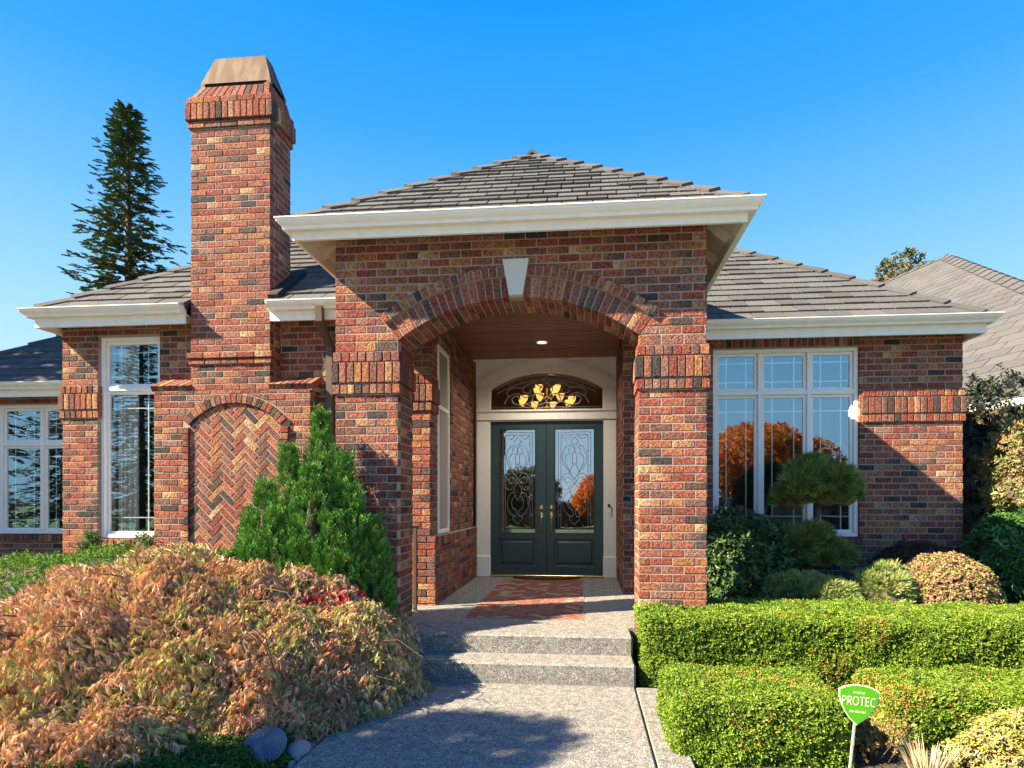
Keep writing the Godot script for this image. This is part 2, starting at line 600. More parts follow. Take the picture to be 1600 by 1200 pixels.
# the three stepped rows of a belt, y0 its lower edge
func belt(list: Array, frame: Transform3D, u0: float, u1: float, y0: float, e0 := 1.0, e1 := 1.0) -> void:
	row(list, frame, u0 - 0.02 * e0, u1 + 0.02 * e1, y0, y0 + 0.095, 0.020, 0.10)
	row(list, frame, u0 - 0.030 * e0, u1 + 0.030 * e1, y0 + 0.105, y0 + 0.302, 0.030, 0.12)
	row(list, frame, u0 - 0.016 * e0, u1 + 0.016 * e1, y0 + 0.308, y0 + 0.405, 0.016, 0.10)

# makes the bricks: the 300 largest as nodes, what is left as one mass
func place_bricks(parent: Node, list: Array, most := 300) -> void:
	if list.size() > most:
		var sizes := []
		for b in list:
			sizes.append(area_of(b[1]))
		sizes.sort()
		sizes.reverse()
		var limit: float = sizes[most]
		var rest := MB.new()
		var kept := []
		for b in list:
			if area_of(b[1]) >= limit - 1e-7 and kept.size() < most:
				kept.append(b)
			else:
				brick_into(rest, b[1], b[3], b[5], b[4], (b[0] as Transform3D) * Transform3D(Basis.IDENTITY, Vector3(0, 0, b[2])))
		var o := part(parent, "brickwork", rest.commit(M.brick))
		o.set_meta("kind", "stuff")
		list = kept
	for b in list:
		var mid := Vector2.ZERO
		for p in b[1]:
			mid += p / b[1].size()
		var local := PackedVector2Array()
		for p in b[1]:
			local.append(p - mid)
		var tilt := Basis(Vector3.UP, rng.randf_range(-0.004, 0.004)) * Basis(Vector3.RIGHT, rng.randf_range(-0.006, 0.006))
		part(parent, "brick", brick_mesh(local, b[3], b[5], b[4]), (b[0] as Transform3D) * Transform3D(tilt, Vector3(mid.x, mid.y, b[2])))

func facing(dir: String, plane: float) -> Transform3D:
	match dir:
		"front":
			return Transform3D(Basis(Vector3.RIGHT, Vector3.UP, Vector3(0, 0, 1)), Vector3(0, 0, plane))
		"right":
			return Transform3D(Basis(Vector3(0, 0, -1), Vector3.UP, Vector3.RIGHT), Vector3(plane, 0, 0))
		"left":
			return Transform3D(Basis(Vector3(0, 0, 1), Vector3.UP, Vector3.LEFT), Vector3(plane, 0, 0))
	return Transform3D.IDENTITY

# a mortar-coloured core behind bricks
func core_box(x0: float, y0: float, z0: float, x1: float, y1: float, z1: float) -> ArrayMesh:
	var mb := MB.new()
	mb.box(Vector3(x0 + x1, y0 + y1, z0 + z1) / 2, Vector3(x1 - x0, y1 - y0, z1 - z0))
	return mb.commit(M.mortar)

func arc(cx: float, cy: float, r: float, a0: float, a1: float, steps: int) -> PackedVector2Array:
	var out := PackedVector2Array()
	for i in steps + 1:
		var a := lerpf(a0, a1, float(i) / steps)
		out.append(Vector2(cx + r * sin(a), cy + r * cos(a)))
	return out

# ---------------------------------------------------------------- roofs

var TILE_TONES := [Color(0.140, 0.146, 0.155), Color(0.125, 0.131, 0.140), Color(0.156, 0.162, 0.170), Color(0.134, 0.140, 0.149), Color(0.114, 0.120, 0.129), Color(0.149, 0.155, 0.163)]

# a tile: outline in the roof plane; thick at its lower edge, thin at its head
func tile_into(mb: MB, poly: PackedVector2Array, y0: float, rise: float, tail: float, tone: Color) -> void:
	mb.col = tone
	var top := []
	for p in poly:
		top.append(Vector3(p.x, p.y, lerpf(tail, 0.010, clampf((p.y - y0) / rise, 0, 1))))
	for i in range(1, poly.size() - 1):
		mb.flat(top[0], top[i], top[i + 1], Vector3(0, 0, 1))
	for i in poly.size():
		var j := (i + 1) % poly.size()
		var e := poly[j] - poly[i]
		mb.quad(v3(poly[i], -0.012), v3(poly[j], -0.012), top[j], top[i], Vector3(e.y, -e.x, 0))

func tile_face(parent: Node, frame: Transform3D, outline: PackedVector2Array, expose: float, wide: float, tail: float, tone := 1.0, most := 300) -> void:
	if area_of(outline) < 0.0:
		outline.reverse()
	var lo := Vector2(1e9, 1e9)
	var hi := -lo
	for p in outline:
		lo = Vector2(minf(lo.x, p.x), minf(lo.y, p.y))
		hi = Vector2(maxf(hi.x, p.x), maxf(hi.y, p.y))
	var deck := MB.new()
	deck.extrude(outline, -0.05, -0.012)
	var slope := part(parent, "roof_slope", deck.commit(M.dark_metal), frame)
	var rest := MB.new()
	var made := 0
	for r in ceili((hi.y - lo.y) / expose):
		var y := lo.y + r * expose
		var off := lo.x + (wide * 0.5 if r % 2 == 1 else 0.0) + rng.randf_range(-0.03, 0.03)
		for k in range(-1, ceili((hi.x - lo.x) / wide) + 1):
			var x := off + k * wide
			var drop := rng.randf_range(-0.006, 0.006)
			var q := rect(x + 0.007, y + drop, x + wide - 0.007, y + expose * 1.25)
			for p in Geometry2D.intersect_polygons(outline, q):
				p = tidy(p)
				if p.size() < 3 or area_of(p) < 0.002:
					continue
				var ti := rng.randi() % TILE_TONES.size()
				var t: float = tail * [1.0, 1.12, 0.9][ti % 3]
				if made >= most:
					tile_into(rest, p, y + drop, expose * 1.25, t, TILE_TONES[ti] * tone)
					continue
				made += 1
				var mid := Vector2(x + wide / 2, y + expose / 2)
				var local := PackedVector2Array()
				var key := "t%d/%.3f/%.2f" % [ti, tail, tone]
				for c in p:
					local.append(c - mid)
					key += "/%d,%d" % [roundi((c.x - mid.x) * 1000), roundi((c.y - mid.y) * 1000)]
				if not cache.has(key):
					var mb := MB.new()
					tile_into(mb, local, drop - expose / 2, expose * 1.25, t, TILE_TONES[ti] * tone)
					cache[key] = mb.commit(M.roof_tile)
				part(slope, "roof_tile", cache[key], Transform3D(Basis.IDENTITY, v3(mid, 0)))
	if rest.v.size():
		part(slope, "roof_tiling", rest.commit(M.roof_tile)).set_meta("kind", "stuff")

# ridge caps from the eave end a up to b; n0, n1 the normals of the two slopes
func caps(parent: Node, a: Vector3, b: Vector3, n0: Vector3, n1: Vector3, step := 0.33, half := 0.135) -> void:
	var d := (b - a).normalized()
	var count := maxi(1, roundi(a.distance_to(b) / step))
	var s0 := d.cross(n0).normalized()
	var s1 := d.cross(n1).normalized()
	if s0.dot(n1) > 0.0:
		s0 = -s0
	if s1.dot(n0) > 0.0:
		s1 = -s1
	var up := (n0 + n1).normalized()
	var tilt := up.cross(d).normalized()
	for i in count:
		var mb := MB.new()
		mb.col = TILE_TONES[rng.randi() % TILE_TONES.size()] * 0.95
		var l := a.distance_to(b) / count
		var lift := 0.058
		for w in [[s0, n0], [s1, n1]]:
			var s: Vector3 = w[0]
			var n: Vector3 = w[1]
			var p0 := up * lift
			var p1 := up * lift + s * half
			var p2 := d * (l * 1.16) + up * 0.026 + s * half
			var p3 := d * (l * 1.16) + up * 0.026
			mb.quad(p0, p1, p2, p3, n)
			mb.quad(p0 - n * 0.03, p1 - n * 0.03, p1, p0, -d)
			mb.quad(p1 - n * 0.03, p2 - n * 0.03, p2, p1, s)
			mb.quad(p0 - n * 0.03, p1 - n * 0.03, p2 - n * 0.03, p3 - n * 0.03, -n)
		part(parent, "hip_cap", mb.commit(M.roof_tile), Transform3D(Basis.IDENTITY, a.lerp(b, float(i) / count)))

func slope_frame(origin: Vector3, along: Vector3, pitch: float) -> Transform3D:
	var flat_up := Vector3.UP.cross(along).normalized()
	var v := (flat_up + Vector3.UP * pitch).normalized()
	return Transform3D(Basis(along, v, along.cross(v)), origin)

var GUTTER := [Vector2(0, 0), Vector2(0, -0.090), Vector2(0.060, -0.094), Vector2(0.068, -0.068), Vector2(0.088, -0.050), Vector2(0.104, -0.030), Vector2(0.106, -0.005), Vector2(0.116, -0.006), Vector2(0.116, 0.004), Vector2(0.098, 0.004), Vector2(0.096, -0.004)]

# fascia board and gutter along way (outer face of the fascia); y the gutter's top
func eave(parent: Node, way: Array, y: float, drop := 0.165) -> void:
	var f := MB.new()
	f.sweep(way, [Vector2(0, y - 0.012), Vector2(0, y - drop), Vector2(-0.028, y - drop), Vector2(-0.028, y - 0.012)])
	part(parent, "fascia", f.commit(M.trim_paint))
	var g := MB.new()
	var prof := []
	for p in GUTTER:
		prof.append(p + Vector2(0.001, y))
	g.sweep(way, prof)
	part(parent, "gutter", g.commit(M.trim_paint))

# ---------------------------------------------------------------- windows

func pane(parent: Node, frame: Transform3D, x0: float, y0: float, x1: float, y1: float, glass: String, rows: Array, bars: Array) -> void:
	var s := MB.new()
	var w := 0.036
	for b in [[x0, y0, x1, y0 + w], [x0, y1 - w, x1, y1], [x0, y0 + w, x0 + w, y1 - w], [x1 - w, y0 + w, x1, y1 - w]]:
		s.box(Vector3((b[0] + b[2]) / 2, (b[1] + b[3]) / 2, -0.012), Vector3(b[2] - b[0], b[3] - b[1], 0.036), 0.004)
	part(parent, "sash", s.commit(M.vinyl), frame)
	var g := MB.new()
	g.box(Vector3((x0 + x1) / 2, (y0 + y1) / 2, -0.012), Vector3(x1 - x0 - 2 * w + 0.004, y1 - y0 - 2 * w + 0.004, 0.006))
	part(parent, "pane", g.commit(M[glass]), frame)
	var k := MB.new()
	var iw := x1 - x0 - 2 * w
	var ih := y1 - y0 - 2 * w
	for t in bars:
		k.box(Vector3(x0 + w + iw * t, (y0 + y1) / 2, -0.020), Vector3(0.013, ih, 0.006))
	for t in rows:
		k.box(Vector3((x0 + x1) / 2, y0 + w + ih * t, -0.0215), Vector3(iw, 0.013, 0.006))
	part(parent, "grille", k.commit(M.grille), frame)

# columns: the x of the mullions between outer edges; split: y between lower and upper lights
func window(parent: Node, frame: Transform3D, x0: float, y0: float, x1: float, y1: float, columns: Array, split: float, glass := "glass") -> void:
	var f := MB.new()
	var b := 0.05
	f.box(Vector3((x0 + x1) / 2, y0 + b / 2, 0), Vector3(x1 - x0, b, 0.08), 0.006)
	f.box(Vector3((x0 + x1) / 2, y1 - b / 2, 0), Vector3(x1 - x0, b, 0.08), 0.006)
	for e in [x0 + b / 2, x1 - b / 2]:
		f.box(Vector3(e, (y0 + y1) / 2, 0), Vector3(b, y1 - y0 - 2 * b, 0.078), 0.006)
	for c in columns:
		f.box(Vector3(c, (y0 + y1) / 2, 0), Vector3(0.048, y1 - y0 - 2 * b, 0.074), 0.005)
	var xs := [x0 + b]
	for c in columns:
		xs.append(c - 0.024)
		xs.append(c + 0.024)
	xs.append(x1 - b)
	for i in range(0, xs.size(), 2):
		f.box(Vector3((xs[i] + xs[i + 1]) / 2, split, 0.001), Vector3(xs[i + 1] - xs[i], 0.055, 0.07), 0.005)
	var o := part(parent, "window", f.commit(M.vinyl), frame)
	for i in range(0, xs.size(), 2):
		pane(o, Transform3D.IDENTITY, xs[i], y0 + b, xs[i + 1], split - 0.0275, glass, [0.10, 0.90] if split - y0 > 1.2 else [0.12, 0.88], [0.22, 0.78])
		pane(o, Transform3D.IDENTITY, xs[i], split + 0.0275, xs[i + 1], y1 - b, glass, [0.2, 0.8], [0.22, 0.78])

# walls, floor and ceiling of the room behind an opening, open to the front
func room(parent: Node, x0: float, y0: float, z0: float, x1: float, y1: float, z1: float, m: String, called := "room") -> void:
	var t := 0.06
	var b := MB.new()
	var mx := (x0 + x1) / 2
	var my := (y0 + y1) / 2
	var mz := (z0 + z1) / 2
	b.box(Vector3(mx, my, z0 - t / 2), Vector3(x1 - x0 + 2 * t, y1 - y0 + 2 * t, t))
	b.box(Vector3(x0 - t / 2, my, mz), Vector3(t, y1 - y0 + 2 * t, z1 - z0))
	b.box(Vector3(x1 + t / 2, my, mz), Vector3(t, y1 - y0 + 2 * t, z1 - z0))
	b.box(Vector3(mx, y0 - t / 2, mz), Vector3(x1 - x0, t, z1 - z0))
	b.box(Vector3(mx, y1 + t / 2, mz), Vector3(x1 - x0, t, z1 - z0))
	part(parent, called, b.commit(M[m]))

# ---------------------------------------------------------------- the house

const XL := -2.366
const XR := 1.110
const OL := -1.752
const OR := 0.499
const ACX := -0.6265
const AR := 1.8805
const ACY := 1.1835
const AH := 0.644
const PB := -0.46

func build_house() -> void:
	var h := thing("brick_house", "single-storey red clinker brick house with arched entrance portico, tall chimney and grey tile roof", "house")
	portico(h)
	porch(h)
	right_wing(h)
	left_wing(h)
	far_wing(h)

func pier(h: Node, x0: float, x1: float) -> void:
	var o := part(h, "portico_pier", core_box(x0 + 0.005, -0.3, PB + 0.005, x1 - 0.005, 2.69, -0.005))
	var l := []
	var f := facing("front", 0.0)
	field(l, f, rect(x0, -0.3, x1, 2.185), [], 0.0512, x0 - 0.004)
	field(l, f, rect(x0, 2.592, x1, 2.69), [], 2.592, x0 - 0.004, 0.0, 0.085, 0.098)
	belt(l, f, x0, x1, 2.187)
	for s in [["right", x1, -1.0], ["left", x0, 1.0]]:
		var fs := facing(s[0], s[1])
		var u0 := 0.096 if s[2] < 0 else PB
		var u1 := -PB if s[2] < 0 else -0.096
		field(l, fs, rect(u0, -0.3, u1, 2.185), [], 0.0512, u0 - 0.10)
		field(l, fs, rect(u0, 2.592, u1, 2.69), [], 2.592, u0, 0.0, 0.085, 0.098)
		if s[2] < 0:
			belt(l, fs, 0.10, -PB, 2.187, 0.0, 1.0)
		else:
			belt(l, fs, PB, -0.10, 2.187, 1.0, 0.0)
	place_bricks(o, l)
	# stone-like base course
	var b := []
	field(b, f, rect(x0 - 0.02, -0.02, x1 + 0.02, 0.13), [], -0.0250, x0, 0.02, 0.11)
	place_bricks(o, b)

func portico(h: Node) -> void:
	pier(h, XL, OL)
	pier(h, OR, XR)
	# wall over the arch
	var open := arc(ACX, ACY, AR + 0.005, -AH, AH, 40)
	var outline := PackedVector2Array([Vector2(XL + 0.005, 2.69), Vector2(OL - 0.005, 2.69)])
	outline.append_array(open)
	outline.append_array([Vector2(OR + 0.005, 2.69), Vector2(XR - 0.005, 2.69), Vector2(XR - 0.005, 3.94), Vector2(XL + 0.005, 3.94)])
	var mb := MB.new()
	mb.extrude(outline, PB + 0.005, -0.005)
	var w := part(h, "portico_wall", mb.commit(M.mortar))
	var l := []
	var f := facing("front", 0.0)
	var hole := arc(ACX, ACY, 2.178, -AH - 0.001, AH + 0.001, 40)
	hole.append_array([Vector2(ACX + (AR - 0.02) * sin(AH + 0.001), ACY + (AR - 0.02) * cos(AH)), Vector2(OR, 2.5), Vector2(OL, 2.5), Vector2(ACX - (AR - 0.02) * sin(AH + 0.001), ACY + (AR - 0.02) * cos(AH))])
	field(l, f, rect(XL, 2.69, XR, 3.93), [hole], 2.690, XL - 0.004)
	var fl := facing("left", XL)
	field(l, fl, rect(-3.4, 3.05, -0.096, 3.93), [], 2.690, 0.0)
	var fr := facing("right", XR)
	field(l, fr, rect(0.096, 3.05, 2.0, 3.93), [], 2.690, 0.0)
	place_bricks(w, l)
	# side walls that carry the roof over the side openings
	part(h, "side_beam", core_box(XL + 0.005, 3.05, -3.6, XL + 0.30, 3.94, PB))
	part(h, "side_beam", core_box(XR - 0.30, 3.05, -3.6, XR - 0.005, 3.94, PB))
	# the arch: soldiers, hood course, soffit
	var ar := []
	var key := 0.034
	for side in [-1.0, 1.0]:
		for ring in [[AR, AR + 0.188, 16, 0.004, 0.10], [AR + 0.197, AR + 0.29, 17, 0.034, 0.12]]:
			for i in ring[2]:
				var lo_a: float = key * (1.0 if ring[0] < 2.0 else 1.45)
				var a0: float = lerpf(lo_a, AH, float(i) / ring[2])
				var a1: float = lerpf(lo_a, AH, float(i + 1) / ring[2])
				var am: float = (a0 + a1) / 2 * side
				var half := (a1 - a0) / 2
				var g0: float = half * ring[0] - 0.0055
				var g1: float = half * ring[1] - 0.0055
				var fr2 := Transform3D(Basis(Vector3(cos(am), -sin(am), 0), Vector3(sin(am), cos(am), 0), Vector3(0, 0, 1)), Vector3(ACX, ACY, 0))
				one(ar, fr2, PackedVector2Array([Vector2(-g0, ring[0]), Vector2(g0, ring[0]), Vector2(g1, ring[1]), Vector2(-g1, ring[1])]), ring[3], ring[4])
		for i in 17:
			var a0 := lerpf(0.0, AH, i / 17.0)
			var am: float = (a0 + AH / 34.0) * side
			var g := AH / 34.0 * AR - 0.005
			var fr3 := Transform3D(Basis(Vector3(cos(am), -sin(am), 0), Vector3(0, 0, -1), Vector3(-sin(am), -cos(am), 0)), Vector3(ACX + AR * sin(am), ACY + AR * cos(am), 0))
			for r in 2:
				one(ar, fr3, rect(-g, 0.102 + r * 0.182, g, 0.102 + r * 0.182 + 0.172), 0.0, 0.06)
	var am_core := MB.new()
	am_core.extrude(arc(ACX, ACY, AR + 0.195, -AH + 0.02, AH - 0.02, 40) + arc(ACX, ACY, AR + 0.288, AH - 0.02, -AH + 0.02, 40), -0.05, 0.026)
	am_core.extrude(arc(ACX, ACY, AR + 0.006, -AH + 0.02, AH - 0.02, 40) + arc(ACX, ACY, AR + 0.19, AH - 0.02, -AH + 0.02, 40), -0.05, -0.003)
	var am2 := part(h, "arch", am_core.commit(M.mortar))
	place_bricks(am2, ar)
	var k := MB.new()
	k.extrude(PackedVector2Array([Vector2(ACX - 0.062, 3.072), Vector2(ACX + 0.062, 3.072), Vector2(ACX + 0.122, 3.405), Vector2(ACX - 0.122, 3.405)]), -0.1, 0.05)
	part(am2, "keystone", k.commit(M.stone_white), Transform3D.IDENTITY, "pale stone keystone")
	# roof
	var ov := 0.30
	var x0 := XL - ov
	var x1 := XR + ov
	var half := (x1 - x0) / 2
	var cx := (x0 + x1) / 2
	var y := 3.722
	var p := 0.83
	var apex := Vector3(cx, y + half * p, ov - half)
	var back := -8.0
	var len := half * sqrt(1 + p * p)
	var rf := group_part(h, "portico_roof")
	tile_face(rf, slope_frame(Vector3(x0, y, ov), Vector3.RIGHT, p), PackedVector2Array([Vector2(0, 0), Vector2(2 * half, 0), Vector2(half, len)]), 0.170, 0.272, 0.032)
	tile_face(rf, slope_frame(Vector3(x1, y, ov), Vector3(0, 0, -1), p), PackedVector2Array([Vector2(0, 0), Vector2(4.5, 0), Vector2(4.5, len), Vector2(half, len)]), 0.170, 0.272, 0.032)
	tile_face(rf, slope_frame(Vector3(x0, y, ov - 4.5), Vector3(0, 0, 1), p), PackedVector2Array([Vector2(0, 0), Vector2(4.5, 0), Vector2(4.5 - half, len), Vector2(0, len)]), 0.170, 0.272, 0.032)
	var nf := Vector3(0, 1, p).normalized()
	var nr := Vector3(p, 1, 0).normalized()
	var nl := Vector3(-p, 1, 0).normalized()
	caps(rf, Vector3(x0 + 0.03, y + 0.02, ov - 0.03), apex, nl, nf)
	caps(rf, Vector3(x1 - 0.03, y + 0.02, ov - 0.03), apex, nr, nf)
	caps(rf, apex + Vector3(0, -0.02, 0.10), Vector3(cx, apex.y, back + 4.0), nl, nr)
	eave(rf, [Vector2(x0 + 0.02, -3.0), Vector2(x0 + 0.02, ov - 0.02), Vector2(x1 - 0.02, ov - 0.02), Vector2(x1 - 0.02, -3.0)], 3.712)
	# rafter tails under the open eaves
	for i in 7:
		var rx := lerpf(XL + 0.3, XR - 0.3, i / 6.0)
		rafter(rf, Vector3(rx, y - 0.075 - 0.012, ov - 0.05), Vector3(rx, y - 0.075 - 0.012 + 0.42 * p, ov - 0.47))
	for i in 6:
		var rz := -0.25 - i * 0.5
		rafter(rf, Vector3(x0 + 0.05, y - 0.087, rz), Vector3(x0 + 0.47, y - 0.087 + 0.42 * p, rz))
		rafter(rf, Vector3(x1 - 0.05, y - 0.087, rz), Vector3(x1 - 0.47, y - 0.087 + 0.42 * p, rz))
	var lining := MB.new()
	for q in [[Vector3(x0 + 0.03, y, ov - 0.03), Vector3(x1 - 0.03, y, ov - 0.03), Vector3(x1 - 0.53, y + 0.5 * p, ov - 0.53), Vector3(x0 + 0.53, y + 0.5 * p, ov - 0.53)], [Vector3(x0 + 0.03, y, ov - 0.03), Vector3(x0 + 0.03, y, -3.4), Vector3(x0 + 0.53, y + 0.5 * p, -3.4), Vector3(x0 + 0.53, y + 0.5 * p, ov - 0.53)], [Vector3(x1 - 0.03, y, ov - 0.03), Vector3(x1 - 0.03, y, -3.4), Vector3(x1 - 0.53, y + 0.5 * p, -3.4), Vector3(x1 - 0.53, y + 0.5 * p, ov - 0.53)]]:
		var dn := Vector3(0, -0.052, 0)
		lining.quad(q[0] + dn, q[1] + dn, q[2] + dn, q[3] + dn, Vector3.DOWN)
		lining.quad(q[0] + dn * 1.2, q[1] + dn * 1.2, q[2] + dn * 1.2, q[3] + dn * 1.2, Vector3.DOWN)
	part(rf, "soffit", lining.commit(M.cream_paint))

func rafter(parent: Node, a: Vector3, b: Vector3) -> void:
	var m := MB.new()
	m.box(Vector3.ZERO, Vector3(0.045, 0.10, a.distance_to(b)), 0.004)
	part(parent, "rafter_tail", m.commit(M.cream_paint), Transform3D(Basis.looking_at(b - a, Vector3.UP), (a + b) / 2))

func porch(h: Node) -> void:
	# left inner wall with its narrow window; the lower part is a little thicker
	var iw := part(h, "porch_wall", core_box(-2.2, 0.0, -3.6, -1.728, 3.9, -1.038))
	part(iw, "wall_core", core_box(-2.2, -0.1, -3.6, -1.668, 0.772, -1.038))
	var l := []
	var ff := facing("front", -1.03)
	field(l, ff, rect(-2.2, 0.78, -1.72, 2.185), [], 0.0180, -1.72 - 0.6096)
	field(l, ff, rect(-2.2, -0.1, -1.66, 0.772), [], 0.0180, -1.66 - 0.6096)
	field(l, ff, rect(-2.2, 2.60, -1.72, 3.6), [], 2.60, -1.72 - 0.6096)
	belt(l, ff, -2.2, -1.72, 2.187, 0.0, 1.0)
	var fr := facing("right", -1.72)
	var win := rect(1.345, 0.70, 1.925, 3.04)
	field(l, fr, rect(1.125, 0.78, 3.56, 3.38), [win], 0.0180, 1.03)
	belt(l, fr, 1.13, 1.335, 2.187, 0.0, 0.3)
	belt(l, fr, 1.935, 2.12, 2.187, 0.3, 0.3)
	var frl := facing("right", -1.66)
	field(l, frl, rect(1.125, -0.1, 3.56, 0.66), [rect(1.33, 0.66, 1.94, 0.80)], 0.0180, 1.03)
	row(l, frl, 1.125, 1.33, 0.665, 0.772)
	row(l, frl, 1.33, 1.94, 0.665, 0.772, 0.03, 0.12)
	row(l, frl, 1.94, 3.56, 0.665, 0.772, 0.0, 0.09, 0.2032)
	place_bricks(iw, l)
	window(h, Transform3D(Basis(Vector3(0, 0, -1), Vector3.UP, Vector3.RIGHT), Vector3(-1.745, 0, 0)), 1.35, 0.78, 1.915, 3.03, [], 2.30)
	# door wall
	var zd := -3.6
	var back := MB.new()
	var top := arc(-0.583, 1.54, 1.64, -0.561, 0.561, 24)
	var poly := PackedVector2Array([Vector2(-1.69, 0.0), Vector2(-1.459, 0.0), Vector2(-1.459, 2.42), Vector2(0.302, 2.42), Vector2(0.302, 0.0), Vector2(0.52, 0.0), Vector2(0.52, 3.40), Vector2(-1.69, 3.40)])
	var tw := PackedVector2Array([Vector2(-1.457, 2.575)])
	tw.append_array(top)
	tw.append(Vector2(0.291, 2.575))
	# the surround is cut in two at the middle of the arch so that it needs no hole
	var right_half := rect(-0.583, -1, 2, 4)
	var left_half := rect(-3, -1, -0.583, 4)
	for half in [left_half, right_half]:
		for q in Geometry2D.intersect_polygons(poly, half):
			for r in Geometry2D.clip_polygons(q, tw):
				back.extrude(r, zd - 0.10, zd - 0.02)
	var sur := part(h, "door_surround", back.commit(M.trim_paint))
	var tr := MB.new()
	for e in [[-1.672, -1.459], [0.302, 0.497]]:
		tr.box(Vector3((e[0] + e[1]) / 2, 1.27, zd - 0.01), Vector3(e[1] - e[0], 2.30, 0.05), 0.005)
		tr.box(Vector3((e[0] + e[1]) / 2, 0.16, zd - 0.002), Vector3(e[1] - e[0] + 0.012, 0.32, 0.066), 0.006)
		tr.box(Vector3((e[0] + e[1]) / 2, 2.76, zd - 0.012), Vector3(e[1] - e[0], 0.36, 0.046), 0.005)
	part(sur, "pilaster", tr.commit(M.trim_paint))
	var hd := MB.new()
	hd.box(Vector3(-0.585, 2.50, zd + 0.002), Vector3(2.17, 0.13, 0.07), 0.005)
	hd.box(Vector3(-0.585, 2.575, zd + 0.016), Vector3(2.19, 0.035, 0.10), 0.01)
	part(sur, "head_moulding", hd.commit(M.trim_paint))
	var ring := arc(-0.583, 1.54, 1.64, -0.561, 0.561, 24)
	var outer := arc(-0.583, 1.54, 1.83, 0.62, -0.62, 24)
	ring.append_array(outer)
	var rm := MB.new()
	rm.extrude(ring, zd - 0.03, zd + 0.028)
	part(sur, "arch_casing", rm.commit(M.trim_paint))
	var ks := MB.new()
	ks.extrude(PackedVector2Array([Vector2(-0.633, 3.17), Vector2(-0.533, 3.17), Vector2(-0.508, 3.385), Vector2(-0.658, 3.385)]), zd - 0.03, zd + 0.035)
	ks.box(Vector3(-0.583, 3.36, zd + 0.012), Vector3(0.19, 0.035, 0.07), 0.005)
	part(sur, "keystone", ks.commit(M.trim_paint))
	# transom light with its scrollwork
	var tg := MB.new()
	tg.extrude(tw, zd - 0.062, zd - 0.056)
	var tl := part(h, "transom_window", tg.commit(M.transom_glass))
	var cm := MB.new()
	var c2 := Vector2(-0.583, 1.54)
	for r in [1.60, 1.53]:
		var pts := []
		for a in arc(c2.x, c2.y, r, -0.53, 0.53, 24):
			pts.append(v3(a, zd - 0.05))
		cm.tube(pts, 0.006, 0.006, 5, false)
	for k in 9:
		var a := lerpf(-0.5, 0.5, k / 8.0)
		cm.tube([Vector3(c2.x + 1.53 * sin(a), c2.y + 1.53 * cos(a), zd - 0.05), Vector3(c2.x + 1.60 * sin(a), c2.y + 1.60 * cos(a), zd - 0.05)], 0.005, 0.005, 4, false)
	cm.tube([Vector3(-1.44, 2.64, zd - 0.05), Vector3(0.27, 2.64, zd - 0.05)], 0.006, 0.006, 5, false)
	var scroll := [[[0, 3.02], [0.10, 2.94], [0.05, 2.82], [0, 2.72]], [[0, 2.72], [0.13, 2.68], [0.22, 2.76], [0.16, 2.86], [0.06, 2.82]], [[0.06, 2.94], [0.2, 3.02], [0.34, 2.97], [0.36, 2.88], [0.26, 2.86], [0.24, 2.92]], [[0.16, 2.86], [0.32, 2.80], [0.46, 2.86], [0.6, 2.80], [0.66, 2.70]], [[0.22, 2.74], [0.36, 2.68], [0.5, 2.70], [0.54, 2.78], [0.46, 2.82], [0.42, 2.76]], [[0.36, 2.94], [0.52, 2.95], [0.62, 2.88], [0.58, 2.80]], [[0, 3.02], [0.05, 3.06], [0, 3.12]]]
	for s in [-1.0, 1.0]:
		for cu in scroll:
			cm.tube(curve(cu, s, c2.x, zd - 0.05), 0.010, 0.010, 5, false)
	part(tl, "leading", cm.commit(M.lead))
	# the pair of doors
	for s in [0, 1]:
		var dx0 := -1.459 + 0.004 if s == 0 else -0.577
		var dx1 := -0.581 if s == 0 else 0.302 - 0.004
		var lx0 := -1.325 if s == 0 else -0.460
		var lx1 := -0.742 if s == 0 else 0.172
		door(h, dx0, dx1, lx0, lx1, zd - 0.06, s)
	var sill := MB.new()
	sill.box(Vector3(-0.58, 0.016, zd - 0.02), Vector3(1.75, 0.028, 0.14), 0.006)
	part(sur, "threshold", sill.commit(M.brass))
	# entry hall behind the doors, with its lit lamp
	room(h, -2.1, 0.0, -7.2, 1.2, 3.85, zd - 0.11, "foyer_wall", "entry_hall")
	# cedar ceiling boards
	var cl := group_part(h, "porch_ceiling")
	var bw := 0.125
	for k in 26:
		var z := PB - 0.01 - (k + 0.5) * bw
		if z < -3.6 - 0.1:
			break
		var m := MB.new()
		var t := rng.randf_range(0.75, 1.15)
		m.col = Color(0.30 * t, 0.125 * t, 0.058 * t)
		m.box(Vector3.ZERO, Vector3(2.86, 0.02, bw - 0.006), 0.004)
		part(cl, "ceiling_board", m.commit(M.cedar), Transform3D(Basis.IDENTITY, Vector3((XL + XR) / 2, 3.392, z)))
	var cb := MB.new()
	cb.box(Vector3((XL + XR) / 2, 3.43, -2.1), Vector3(2.86, 0.04, 3.3))
	part(cl, "ceiling_deck", cb.commit(M.black))
	var cove := MB.new()
	cove.box(Vector3(-0.6, 3.37, zd + 0.03), Vector3(2.3, 0.03, 0.04), 0.005)
	part(cl, "cove_moulding", cove.commit(M.cedar))
	# right side of the porch
	var rw := part(h, "porch_return", core_box(0.503, -0.1, -3.6, 0.75, 3.6, -2.04))
	var l2 := []
	field(l2, facing("left", 0.495), rect(-3.58, -0.1, -2.13, 3.38), [], 0.0180, -2.03)
	place_bricks(rw, l2)

